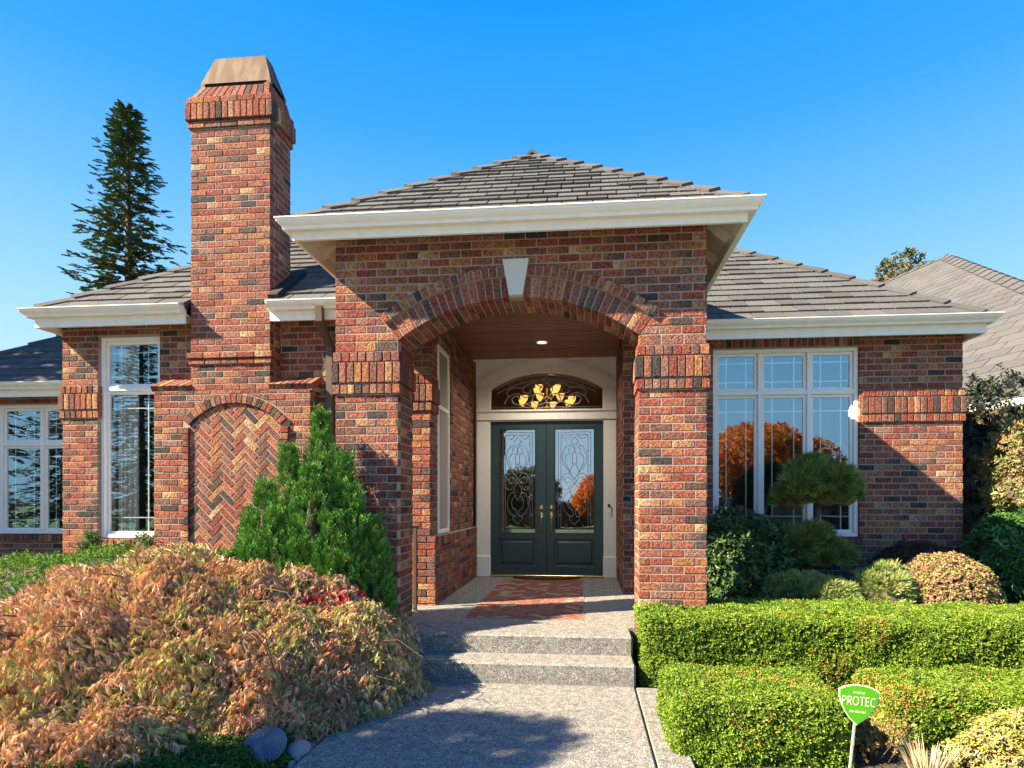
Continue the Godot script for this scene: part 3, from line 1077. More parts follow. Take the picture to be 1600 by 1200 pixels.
func curve(pts: Array, s: float, cx: float, z: float) -> Array:
	var c := Curve2D.new()
	for i in pts.size():
		var p := Vector2(cx + pts[i][0] * s, pts[i][1])
		var a: Array = pts[maxi(i - 1, 0)]
		var b: Array = pts[mini(i + 1, pts.size() - 1)]
		var t := Vector2((b[0] - a[0]) * s, b[1] - a[1]) / 6.0
		c.add_point(p, -t, t)
	c.bake_interval = 0.025
	var out := []
	for p in c.get_baked_points():
		out.append(v3(p, z))
	return out

func door(h: Node, x0: float, x1: float, l0: float, l1: float, z: float, side: int) -> void:
	var y0 := 0.035
	var y1 := 2.415
	var g0 := 0.665
	var g1 := 2.31
	var f := MB.new()
	var t := 0.05
	f.box(Vector3((x0 + l0) / 2, (y0 + y1) / 2, z), Vector3(l0 - x0, y1 - y0, t), 0.003)
	f.box(Vector3((x1 + l1) / 2, (y0 + y1) / 2, z), Vector3(x1 - l1, y1 - y0, t), 0.003)
	f.box(Vector3((l0 + l1) / 2, (g1 + y1) / 2, z), Vector3(l1 - l0, y1 - g1, t), 0.003)
	f.box(Vector3((l0 + l1) / 2, (0.59 + g0) / 2, z), Vector3(l1 - l0, g0 - 0.59, t), 0.003)
	f.box(Vector3((l0 + l1) / 2, (y0 + 0.17) / 2, z), Vector3(l1 - l0, 0.17 - y0, t), 0.003)
	f.box(Vector3((l0 + l1) / 2, 0.38, z - 0.01), Vector3(l1 - l0, 0.42, 0.02))
	var d := part(h, "door", f.commit(M.door_paint))
	var pn := MB.new()
	pn.box(Vector3((l0 + l1) / 2, 0.38, z + 0.010), Vector3(l1 - l0 - 0.09, 0.33, 0.03), 0.014)
	part(d, "raised_panel", pn.commit(M.door_paint))
	var bead := MB.new()
	for b in [[l0, g0, l1, g0 + 0.018], [l0, g1 - 0.018, l1, g1], [l0, g0 + 0.018, l0 + 0.018, g1 - 0.018], [l1 - 0.018, g0 + 0.018, l1, g1 - 0.018]]:
		bead.box(Vector3((b[0] + b[2]) / 2, (b[1] + b[3]) / 2, z + 0.022), Vector3(b[2] - b[0], b[3] - b[1], 0.018), 0.005)
	part(d, "glazing_bead", bead.commit(M.door_paint))
	var g := MB.new()
	g.box(Vector3((l0 + l1) / 2, (g0 + g1) / 2, z), Vector3(l1 - l0 + 0.004, g1 - g0 + 0.004, 0.006))
	part(d, "glass_pane", g.commit(M.door_glass))
	var c := MB.new()
	var w := l1 - l0
	var cx := (l0 + l1) / 2
	var sx := w / 377.0
	var sy := (g1 - g0) / 985.0
	var zc := z + 0.008
	var line := func(a: Array, s: float) -> void:
		var pts := []
		for p in a:
			pts.append([p[0] * sx, g1 - (p[1] - 120.0) * sy])
		c.tube(curve(pts, s, cx, zc), 0.0042, 0.0042, 5, false)
	for s in [-1.0, 1.0]:
		for a in [[[0, 200], [34, 245], [0, 276]], [[30, 178], [50, 210], [85, 215], [125, 178]], [[0, 330], [10, 290], [45, 278], [85, 300], [112, 370], [105, 440], [70, 500], [40, 535]], [[0, 330], [15, 360], [50, 350], [50, 312], [30, 292]], [[50, 352], [80, 380], [85, 430], [40, 535]], [[20, 360], [20, 410], [18, 462]], [[0, 445], [34, 500], [38, 540], [0, 590]], [[0, 592], [18, 610], [0, 628]], [[18, 603], [60, 575], [92, 600], [70, 635], [18, 620]], [[25, 570], [45, 540], [90, 545], [112, 580], [90, 605]], [[118, 590], [140, 606], [134, 645], [100, 690], [65, 690], [45, 655]], [[0, 630], [40, 690], [30, 740], [0, 792]], [[40, 715], [85, 740], [108, 830], [85, 900], [30, 945], [10, 920], [20, 880], [45, 870]], [[22, 745], [60, 800], [50, 860], [20, 880]], [[0, 1020], [50, 962], [42, 940]], [[110, 1050], [65, 1015]], [[150, 155], [150, 1075]], [[125, 180], [125, 1050]], [[0, 155], [150, 155]], [[0, 180], [125, 180]], [[0, 1075], [150, 1075]], [[0, 1050], [125, 1050]], [[125, 325], [150, 325]], [[125, 470], [150, 470]], [[125, 620], [150, 620]], [[125, 780], [150, 780]], [[125, 930], [150, 930]]]:
			line.call(a, s)
	part(d, "leading", c.commit(M.lead))
	var hx := x1 - 0.075 if side == 0 else x0 + 0.075
	var hd := MB.new()
	hd.xf = Transform3D(Basis(Vector3.RIGHT, PI / 2).scaled(Vector3(1, 1, 1)), Vector3(hx, 1.075, z + 0.025))
	hd.lathe([Vector2(0, 0.022), Vector2(0.018, 0.022), Vector2(0.026, 0.014), Vector2(0.034, 0.006), Vector2(0.036, 0)], 20)
	hd.xf = Transform3D.IDENTITY
	part(d, "deadbolt", hd.commit(M.brass))
	var gr := MB.new()
	gr.ball(Vector3(hx, 0.955, z + 0.03), Vector3(0.034, 0.055, 0.012), 8, 14)
	gr.box(Vector3(hx, 0.975, z + 0.052), Vector3(0.02, 0.012, 0.03), 0.004)
	var pts := []
	for k in 13:
		var u := k / 12.0
		pts.append(Vector3(hx, lerpf(0.945, 0.745, u), z + 0.034 + 0.042 * sin(PI * u)))
	gr.tube(pts, 0.0085, 0.0085, 8)
	gr.ball(Vector3(hx, 0.745, z + 0.03), Vector3(0.017, 0.03, 0.01), 6, 12)
	part(d, "handle", gr.commit(M.brass))

func right_wing(h: Node) -> void:
	var z := -2.03
	var x0 := 0.497
	var x1 := 4.543
	var wx0 := 1.605
	var wx1 := 3.352
	var wy0 := 0.735
	var wy1 := 3.065
	var mb := MB.new()
	# the core is built round the window
	for q in [rect(x0 + 0.005, -0.3, wx0, 3.50), rect(wx1, -0.3, x1 - 0.005, 3.50), rect(wx0, -0.3, wx1, wy0 - 0.02), rect(wx0, wy1, wx1, 3.50)]:
		mb.extrude(q, z - 0.28, z - 0.005)
	var w := part(h, "right_wall", mb.commit(M.mortar))
	var l := []
	var f := facing("front", z)
	field(l, f, rect(x0, -0.3, wx0, 3.49), [], 0.0180, x0)
	field(l, f, rect(wx0, -0.3, wx1, 0.63), [], 0.0180, x0)
	field(l, f, rect(wx1, -0.3, x1, 2.13), [], 0.0180, x1 - 1.2192)
	field(l, f, rect(wx1, 2.54, x1, 3.49), [], 2.535, x1 - 1.2192)
	belt(l, f, 3.40, x1, 2.132)
	field(l, f, rect(wx1, 2.13, 3.385, 2.535), [], 0.0180, x1 - 1.2192)
	row(l, f, wx0 - 0.02, wx1 + 0.02, 0.638, 0.73, 0.035, 0.16)
	row(l, f, wx0, wx1, wy1 + 0.005, 3.27)
	field(l, f, rect(wx0, 3.28, wx1, 3.49), [], 3.28, x0)
	place_bricks(w, l)
	var side := []
	field(side, facing("right", x1), rect(2.126, -0.3, 3.2, 3.47), [], 0.0180, 2.03)
	var sw := part(h, "end_wall", core_box(x1 - 0.25, -0.3, -8.0, x1 - 0.005, 3.48, z - 0.282))
	place_bricks(sw, side)
	window(h, Transform3D(Basis.IDENTITY, Vector3(0, 0, z - 0.075)), wx0, wy0, wx1, wy1, [2.183, 2.772], 2.52)
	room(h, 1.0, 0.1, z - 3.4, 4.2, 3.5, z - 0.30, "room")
	# roof
	var ov := 0.30
	var y := 3.318
	var p := 0.80
	var rx := x1 + 0.10
	var k := 3.3
	var len := k * sqrt(1 + p * p)
	var rf := group_part(h, "right_roof")
	tile_face(rf, slope_frame(Vector3(0.9, y, z + ov), Vector3.RIGHT, p), PackedVector2Array([Vector2(0, 0), Vector2(rx - 0.9, 0), Vector2(rx - 0.9 - k, len), Vector2(0, len)]), 0.205, 0.375, 0.034)
	tile_face(rf, slope_frame(Vector3(rx, y, z + ov), Vector3(0, 0, -1), p), PackedVector2Array([Vector2(0, 0), Vector2(7, 0), Vector2(7, len), Vector2(k, len)]), 0.205, 0.375, 0.034)
	caps(rf, Vector3(rx - 0.03, y + 0.02, z + ov - 0.03), Vector3(rx - k, y + k * p, z + ov - k), Vector3(p, 1, 0).normalized(), Vector3(0, 1, p).normalized(), 0.40, 0.15)
	eave(rf, [Vector2(1.125, z + ov - 0.02), Vector2(rx - 0.02, z + ov - 0.02), Vector2(rx - 0.02, -7.5)], y - 0.006, 0.20)
	var sf := MB.new()
	sf.box(Vector3((1.12 + rx) / 2, y - 0.10, z + 0.125), Vector3(rx - 1.14, 0.02, 0.26))
	part(rf, "soffit", sf.commit(M.cream_paint))

func left_wing(h: Node) -> void:
	var z := -1.30
	var x0 := -6.461
	var x1 := -2.20
	var wx0 := -5.985
	var wx1 := -5.170
	var wy0 := 0.712
	var wy1 := 3.205
	var mb := MB.new()
	for q in [rect(x0 + 0.005, -0.4, wx0, 3.62), rect(wx1, -0.4, x1, 3.62), rect(wx0, -0.4, wx1, wy0 - 0.02), rect(wx0, wy1, wx1, 3.62)]:
		mb.extrude(q, z - 0.28, z - 0.005)
	var w := part(h, "left_wall", mb.commit(M.mortar))
	var l := []
	var f := facing("front", z)
	field(l, f, rect(x0, -0.4, wx0, 2.195), [], 0.0620, x0)
	belt(l, f, x0, wx0 + 0.02, 2.197, 1.0, 0.0)
	field(l, f, rect(x0, 2.61, wx0, 3.62), [], 2.606, x0)
	field(l, f, rect(wx0, 3.215, wx1, 3.62), [], 3.2156, x0)
	row(l, f, wx0 + 0.01, wx1 + 0.05, 0.612, 0.708, 0.04, 0.16)
	field(l, f, rect(wx0, -0.4, wx1, 0.60), [], 0.0620, x0)
	field(l, f, rect(wx1, 2.45, -4.62, 3.62), [], 0.0620, x0)
	field(l, f, rect(-3.64, 2.40, x1, 3.62), [], 0.0620, x0)
	field(l, f, rect(-3.15, -0.4, x1, 2.40), [], 0.0620, x0)
	place_bricks(w, l)
	window(h, Transform3D(Basis.IDENTITY, Vector3(0, 0, z - 0.085)), wx0, wy0, wx1, wy1, [], 2.565)
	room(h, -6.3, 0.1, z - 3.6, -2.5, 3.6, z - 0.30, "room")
	# drawn drapes in the room
	for d in [[-5.95, -5.70, 0.03], [-5.42, -5.12, 0.03]]:
		var cu := MB.new()
		var k := 0
		var x: float = d[0]
		while x < d[1]:
			var o := 0.02 * (1 if k % 2 == 0 else -1)
			cu.quad(Vector3(x, 0.4, z - 0.30 + o), Vector3(x + 0.035, 0.4, z - 0.30 - o), Vector3(x + 0.035, 3.2, z - 0.30 - o), Vector3(x, 3.2, z - 0.30 + o), Vector3(0, 0, 1))
			x += 0.035
			k += 1
		part(h, "curtain", cu.commit(M.curtain))
	fireplace(h)
	# roof
	var ov := 0.30
	var y := 3.452
	var p := 0.80
	var rx := x0 - 0.10
	var k := 2.95
	var notch := 0.565 * sqrt(1 + p * p)
	var len := k * sqrt(1 + p * p)
	var rf := group_part(h, "left_roof")
	tile_face(rf, slope_frame(Vector3(rx, y, z + ov), Vector3.RIGHT, p), PackedVector2Array([Vector2(0, 0), Vector2(-4.625 - rx, 0), Vector2(-4.625 - rx, notch), Vector2(-3.615 - rx, notch), Vector2(-3.615 - rx, 0), Vector2(-rx - 2.05, 0), Vector2(-rx - 2.05, len), Vector2(k, len)]), 0.205, 0.40, 0.034)
	tile_face(rf, slope_frame(Vector3(rx, y, z + ov - 6.0), Vector3(0, 0, 1), p), PackedVector2Array([Vector2(0, 0), Vector2(6, 0), Vector2(6 - k, len), Vector2(0, len)]), 0.205, 0.40, 0.034)
	caps(rf, Vector3(rx + 0.03, y + 0.02, z + ov - 0.03), Vector3(rx + k, y + k * p, z + ov - k), Vector3(-p, 1, 0).normalized(), Vector3(0, 1, p).normalized(), 0.40, 0.15)
	eave(rf, [Vector2(rx + 0.02, -6.0), Vector2(rx + 0.02, z + ov - 0.02), Vector2(-4.64, z + ov - 0.02)], y - 0.006, 0.20)
	eave(rf, [Vector2(-3.60, z + ov - 0.02), Vector2(-2.38, z + ov - 0.02)], y - 0.006, 0.20)
	var sf := MB.new()
	sf.box(Vector3((rx - 4.62) / 2, y - 0.10, z + 0.125), Vector3(-4.62 - rx - 0.03, 0.02, 0.26))
	sf.box(Vector3(-3.0, y - 0.10, z + 0.125), Vector3(1.24, 0.02, 0.26))
	part(rf, "soffit", sf.commit(M.cream_paint))
	# flashing beside the chimney
	var fl := MB.new()
	fl.xf = Transform3D(Basis(Vector3.RIGHT, atan(p)), Vector3(-3.56, y + 0.34, z - 0.05))
	fl.box(Vector3.ZERO, Vector3(0.14, 0.07, 0.86), 0.01)
	part(rf, "flashing", fl.commit(M.black))
	# brown downspout
	var dm := MB.new()
	dm.tube([Vector3(-2.97, 3.37, -0.94), Vector3(-2.97, 3.22, -0.95), Vector3(-2.97, 2.98, -1.22), Vector3(-2.97, -0.3, -1.235)], 0.052, 0.052, 4)
	part(h, "downspout", dm.commit(M.brown_metal))

func fireplace(h: Node) -> void:
	var z := -1.08
	var bx0 := -5.074
	var bx1 := -3.145
	var top := 2.47
	# chimney breast with herringbone niche
	var o := part(h, "chimney_breast", core_box(bx0 + 0.005, -0.4, -1.31, bx1 - 0.005, top, z - 0.005))
	var l := []
	var f := facing("front", z)
	var nx := -4.0545
	var nr := 0.744
	var ny := 2.317 - nr
	var na := asin(0.5625 / nr)
	var hole := arc(nx, ny, nr + 0.112, -na - 0.02, na + 0.02, 24)
	hole.append_array([Vector2(nx + 0.665, -0.5), Vector2(nx - 0.665, -0.5)])
	field(l, f, rect(bx0, -0.4, bx1, top), [hole], 0.0620, bx0)
	var fr := facing("right", bx1)
	field(l, fr, rect(-z + 0.094, -0.4, 1.31, top), [], 0.0620, -z)
	place_bricks(o, l)
	var fl := facing("left", bx0)
	var ll := []
	field(ll, fl, rect(-1.31, -0.4, z - 0.094, top), [], 0.0620, z)
	place_bricks(o, ll)
	# niche surround
	var s := []
	var rise := ny + nr * cos(na)
	for side in [-1.0, 1.0]:
		var yy := -0.4
		var kk := 0
		while yy < rise - 0.03:
			var y2 := minf(yy + 0.0762, rise)
			var ex := 0.09 if kk % 2 == 0 else 0.095
			var xa: float = nx + side * 0.5625
			var xb: float = nx + side * (0.5625 + ex)
			one(s, f, rect(minf(xa, xb), yy + 0.005, maxf(xa, xb), y2 - 0.005), 0.034, 0.10)
			yy += 0.0762
			kk += 1
	var n := 21
	for i in n:
		var a0 := lerpf(-na, na, float(i) / n)
		var am := a0 + na / n
		var g0 := na / n * nr - 0.005
		var g1 := na / n * (nr + 0.10) - 0.005
		var fr2 := Transform3D(Basis(Vector3(cos(am), -sin(am), 0), Vector3(sin(am), cos(am), 0), Vector3(0, 0, 1)), Vector3(nx, ny, z))
		one(s, fr2, PackedVector2Array([Vector2(-g0, nr), Vector2(g0, nr), Vector2(g1, nr + 0.098), Vector2(-g1, nr + 0.098)]), 0.034, 0.10)
	var niche := PackedVector2Array(arc(nx, ny, nr, -na, na, 24))
	niche.append_array([Vector2(nx + 0.5625, -0.4), Vector2(nx - 0.5625, -0.4)])
	var rv := MB.new()
	rv.extrude(arc(nx, ny, nr + 0.09, -na * 0.96, na * 0.96, 12) + arc(nx, ny, nr + 0.01, na * 0.96, -na * 0.96, 12), z - 0.05, z + 0.024)
	var sur := part(h, "niche_surround", rv.commit(M.mortar))
	place_bricks(sur, s)
	# herringbone
	var hb := []
	var L := 0.2032
	var W := 0.0762 * 0.98
	var rot := Transform2D(PI / 4, Vector2(nx, 0.0))
	for i in range(-30, 60):
		for k in range(-16, 17):
			# one horizontal and one upright brick per cell of the pattern
			var p0 := Vector2(i * W + k * (L + W), i * W - k * (L - W))
			var at := rot * p0
			if absf(at.x - nx) > 0.9 or at.y < -0.8 or at.y > 2.7:
				continue
			for up in 2:
				var q: PackedVector2Array
				if up == 0:
					q = rect(p0.x + 0.005, p0.y + 0.005, p0.x + L - 0.005, p0.y + W - 0.005)
				else:
					q = rect(p0.x + L + 0.005, p0.y + W - L + 0.005, p0.x + L + W - 0.005, p0.y + W - 0.005)
				q = rot * q
				for p in Geometry2D.intersect_polygons(niche, q):
					one(hb, f, p, 0.007, 0.03)
	var nb := MB.new()
	nb.extrude(niche, z - 0.06, z + 0.002, false)
	var nm := part(h, "herringbone_panel", nb.commit(M.mortar))
	place_bricks(nm, hb)
	# sloped ledges where the breast narrows to the stack
	for e in [[bx0 - 0.02, -4.60], [-3.64, bx1 + 0.03]]:
		var lg := []
		var v := Vector3(0, 0.13, -0.26).normalized()
		var fr4 := Transform3D(Basis(Vector3.RIGHT, v, Vector3.RIGHT.cross(v)), Vector3(0, top + 0.06, z + 0.035))
		row(lg, fr4, e[0], e[1], 0.0, 0.30, 0.0, 0.075)
		var lm := MB.new()
		lm.box(Vector3((e[0] + e[1]) / 2, top + 0.02, z - 0.11), Vector3(e[1] - e[0] - 0.02, 0.06, 0.22))
		var le := part(h, "sloped_ledge", lm.commit(M.mortar))
		place_bricks(le, lg)
	chimney(h)

func chimney(h: Node) -> void:
	var z := -1.08
	var zb := -1.55
	var x0 := -4.609
	var x1 := -3.632
	var base := 2.47
	var y1 := 5.535
	var o := part(h, "chimney", core_box(x0 + 0.005, base - 0.02, zb + 0.005, x1 - 0.005, 5.88, z - 0.005))
	var l := []
	var f := facing("front", z)
	field(l, f, rect(x0, base, x1, y1), [], base, x0 - 0.005)
	place_bricks(o, l)
	# low step-out
	var b := []
	row(b, f, x0 - 0.035, x1 + 0.035, 2.842, 2.912, 0.035, 0.11, 0.2032)
	row(b, f, x0 - 0.018, x1 + 0.018, 2.772, 2.838, 0.018, 0.11, 0.2032)
	var fr := facing("right", x1)
	field(b, fr, rect(-z + 0.094, base, -zb, y1), [], base, -z - 0.1)
	row(b, fr, -z + 0.10, -zb, 2.842, 2.912, 0.035, 0.11, 0.2032)
	# crown: stretcher, soldiers, stretcher, then soldiers leaning in
	row(b, f, x0 - 0.022, x1 + 0.022, 5.545, 5.615, 0.022, 0.11, 0.2032)
	row(b, f, x0 - 0.045, x1 + 0.045, 5.63, 5.825, 0.045, 0.12)
	row(b, f, x0 - 0.03, x1 + 0.03, 5.83, 5.905, 0.03, 0.11, 0.2032)
	row(b, fr, -z + 0.11, -zb + 0.022, 5.545, 5.615, 0.022, 0.11, 0.2032)
	row(b, fr, -z + 0.12, -zb + 0.045, 5.63, 5.825, 0.045, 0.12)
	row(b, fr, -z + 0.11, -zb + 0.03, 5.83, 5.905, 0.03, 0.11, 0.2032)
	var lean := Vector3(0, 0.195, -0.10).normalized()
	var fl := Transform3D(Basis(Vector3.RIGHT, lean, Vector3.RIGHT.cross(lean)), Vector3(0, 5.91, z + 0.01))
	var k := 12
	for i in k:
		var u0 := lerpf(x0 + 0.0, x1 - 0.0, float(i) / k) + 0.004
		var u1 := lerpf(x0 + 0.0, x1 - 0.0, float(i + 1) / k) - 0.004
		var t0 := lerpf(x0 + 0.07, x1 - 0.05, float(i) / k) + 0.003
		var t1 := lerpf(x0 + 0.07, x1 - 0.05, float(i + 1) / k) - 0.003
		one(b, fl, PackedVector2Array([Vector2(u0, 0), Vector2(u1, 0), Vector2(t1, 0.21), Vector2(t0, 0.21)]), 0.0, 0.07)
	var lean_r := Vector3(-0.06, 0.195, 0).normalized()
	var flr := Transform3D(Basis(Vector3(0, 0, -1), lean_r, Vector3(0, 0, -1).cross(lean_r)), Vector3(x1 + 0.005, 5.91, 0))
	row(b, flr, -z + 0.06, -zb + 0.02, 0.0, 0.205, 0.0, 0.06)
	var cr := part(h, "chimney_crown", core_box(x0 + 0.06, 5.8, zb + 0.06, x1 - 0.06, 6.06, z - 0.09))
	place_bricks(cr, b)
	# rusty hood; a black block paints the shade in the gap below it
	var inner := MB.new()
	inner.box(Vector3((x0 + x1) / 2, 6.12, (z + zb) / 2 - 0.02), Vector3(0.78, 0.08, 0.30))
	part(h, "gap_shade_block", inner.commit(M.black))
	var hood := MB.new()
	var cx := (x0 + x1) / 2 + 0.012
	var cz := (z + zb) / 2
	var lo := [Vector3(cx - 0.435, 6.135, cz + 0.15), Vector3(cx + 0.435, 6.135, cz + 0.15), Vector3(cx + 0.435, 6.135, cz - 0.2), Vector3(cx - 0.435, 6.135, cz - 0.2)]
	var hi := [Vector3(cx - 0.315, 6.50, cz + 0.055), Vector3(cx + 0.315, 6.50, cz + 0.055), Vector3(cx + 0.315, 6.50, cz - 0.10), Vector3(cx - 0.315, 6.50, cz - 0.10)]
	for i in 4:
		var j := (i + 1) % 4
		var mid: Vector3 = (lo[i] + lo[j]) / 2 - Vector3(cx, 6.135, cz)
		hood.quad(lo[i], lo[j], hi[j], hi[i], mid)
		# folded corner legs
		hood.box(lo[i] + Vector3(signf(cx - lo[i].x) * 0.025, -0.02, signf(cz - lo[i].z) * 0.02), Vector3(0.05, 0.05, 0.04))
	hood.quad(hi[0], hi[1], hi[2], hi[3], Vector3.UP)
	part(h, "chimney_hood", hood.commit(M.rusty_sheet), Transform3D.IDENTITY, "rust-streaked sheet metal hood")

func far_wing(h: Node) -> void:
	var z := -2.50
	var x0 := -9.82
	var x1 := -6.30
	var wx0 := -9.35
	var wx1 := -7.30
	var wy0 := 0.69
	var wy1 := 2.60
	var mb := MB.new()
	for q in [rect(x0, -0.4, wx0, 2.95), rect(wx1, -0.4, x1, 2.95), rect(wx0, -0.4, wx1, wy0 - 0.02), rect(wx0, wy1, wx1, 2.95)]:
		mb.extrude(q, z - 0.25, z - 0.005)
	var w := part(h, "far_wall", mb.commit(M.mortar))
	var l := []
	var f := facing("front", z)
	field(l, f, rect(x0, -0.4, wx0, 2.95), [], 0.02, x0)
	field(l, f, rect(wx0, -0.4, wx1, 0.58), [], 0.02, x0)
	field(l, f, rect(wx1, -0.4, x1, 2.95), [], 0.02, x0)
	field(l, f, rect(wx0, wy1 + 0.005, wx1, 2.95), [], 0.02, x0)
	row(l, f, wx0, wx1, 0.59, 0.685, 0.04, 0.16)
	place_bricks(w, l)
	window(h, Transform3D(Basis.IDENTITY, Vector3(0, 0, z - 0.06)), wx0, wy0, wx1, wy1, [-8.64, -7.98], 2.02)
	room(h, -9.6, 0.1, z - 3.2, -6.6, 2.9, z - 0.27, "room")
	var ov := 0.30
	var y := 2.858
	var p := 0.80
	var k := 3.0
	var len := k * sqrt(1 + p * p)
	var rf := group_part(h, "far_roof")
	tile_face(rf, slope_frame(Vector3(-9.92, y, z + ov), Vector3.RIGHT, p), PackedVector2Array([Vector2(0, 0), Vector2(3.5, 0), Vector2(3.5, len), Vector2(k, len)]), 0.205, 0.40, 0.034)
	caps(rf, Vector3(-9.89, y + 0.02, z + ov - 0.03), Vector3(-9.92 + k, y + k * p, z + ov - k), Vector3(-p, 1, 0).normalized(), Vector3(0, 1, p).normalized(), 0.40, 0.15)
	eave(rf, [Vector2(-9.94, -5.0), Vector2(-9.94, z + ov - 0.02), Vector2(-6.47, z + ov - 0.02)], y - 0.006, 0.19)
	var sf := MB.new()
	sf.box(Vector3(-8.2, y - 0.10, z + 0.125), Vector3(3.4, 0.02, 0.26))
	part(rf, "soffit", sf.commit(M.cream_paint))

# ---------------------------------------------------------------- ground, path and porch floor

func build_ground() -> void:
	var g := MB.new()
	g.box(Vector3(0, -0.56, 0), Vector3(400, 0.2, 400))
	setting("lawn", g.commit(M.lawn))
	var dw := MB.new()
	dw.box(Vector3(1.0, -0.44, 10.2), Vector3(26.0, 0.06, 9.0), 0.01)  # unseen paving behind the camera, added to bounce sunlight onto the facade
	setting("added_bounce_paving", dw.commit(M.added_bounce_paving))
	var s := MB.new()
	s.box(Vector3(-6.9, -0.48, 0.0), Vector3(10.4, 0.22, 7.4))
	s.box(Vector3(5.6, -0.48, 0.0), Vector3(9.6, 0.22, 7.4))
	setting("planting_bed", s.commit(M.soil))
	var p := MB.new()
	p.box(Vector3(-0.615, -0.427, 1.83), Vector3(2.05, 0.2, 2.42), 0.012)
	setting("path", p.commit(M.aggregate))
	var p2 := MB.new()
	p2.box(Vector3(-0.615, -0.428, 4.37), Vector3(2.05, 0.2, 2.62), 0.012)
	setting("path", p2.commit(M.aggregate))
	var e := MB.new()
	e.box(Vector3(0.525, -0.431, 2.3), Vector3(0.21, 0.2, 3.36), 0.008)
	setting("path_edge_slab", e.commit(M.aggregate))
	var st := MB.new()
	st.box(Vector3(-0.62, -0.282, 0.30), Vector3(2.08, 0.236, 0.60), 0.016)
	setting("lower_step", st.commit(M.aggregate))
	var la := MB.new()
	la.box(Vector3(-0.62, -0.18, 0.10), Vector3(2.08, 0.36, 0.40), 0.016)
	var porch_floor := setting("porch_floor", la.commit(M.aggregate))
	var lb := MB.new()
	lb.box(Vector3(-0.62, -0.181, -1.86), Vector3(3.6, 0.36, 3.512), 0.004)
	part(porch_floor, "floor_slab", lb.commit(M.aggregate))
	# herringbone brick inlay
	var l := []
	var top := Transform3D(Basis(Vector3.RIGHT, Vector3(0, 0, -1), Vector3.UP), Vector3(0, 0.006, 0))
	var outline := rect(-1.195, 0.375, -0.010, 3.24)
	var L := 0.2032
	var W := 0.0762 * 0.98
	var rot := Transform2D(PI / 4, Vector2(-0.6, 0.0))
	for i in range(-30, 60):
		for k in range(-16, 17):
			var p0 := Vector2(i * W + k * (L + W), i * W - k * (L - W))
			var at := rot * p0
			if absf(at.x + 0.6) > 1.0 or at.y < 0.0 or at.y > 3.6:
				continue
			for up in 2:
				var q := rect(p0.x + 0.006, p0.y + 0.006, p0.x + L - 0.006, p0.y + W - 0.006) if up == 0 else rect(p0.x + L + 0.006, p0.y + W - L + 0.006, p0.x + L + W - 0.006, p0.y + W - 0.006)
				for c in Geometry2D.intersect_polygons(outline, rot * q):
					one(l, top, c, 0.0, 0.03, [0, 1, 3, 5, 6, 7, 18, 19][rng.randi() % 8], 0.0025)
	var bed := MB.new()
	bed.box(Vector3(-0.6025, 0.0008, -1.8075), Vector3(1.20, 0.008, 2.88))
	var inlay := part(porch_floor, "brick_inlay", bed.commit(M.paver_sand))
	place_bricks(inlay, l)

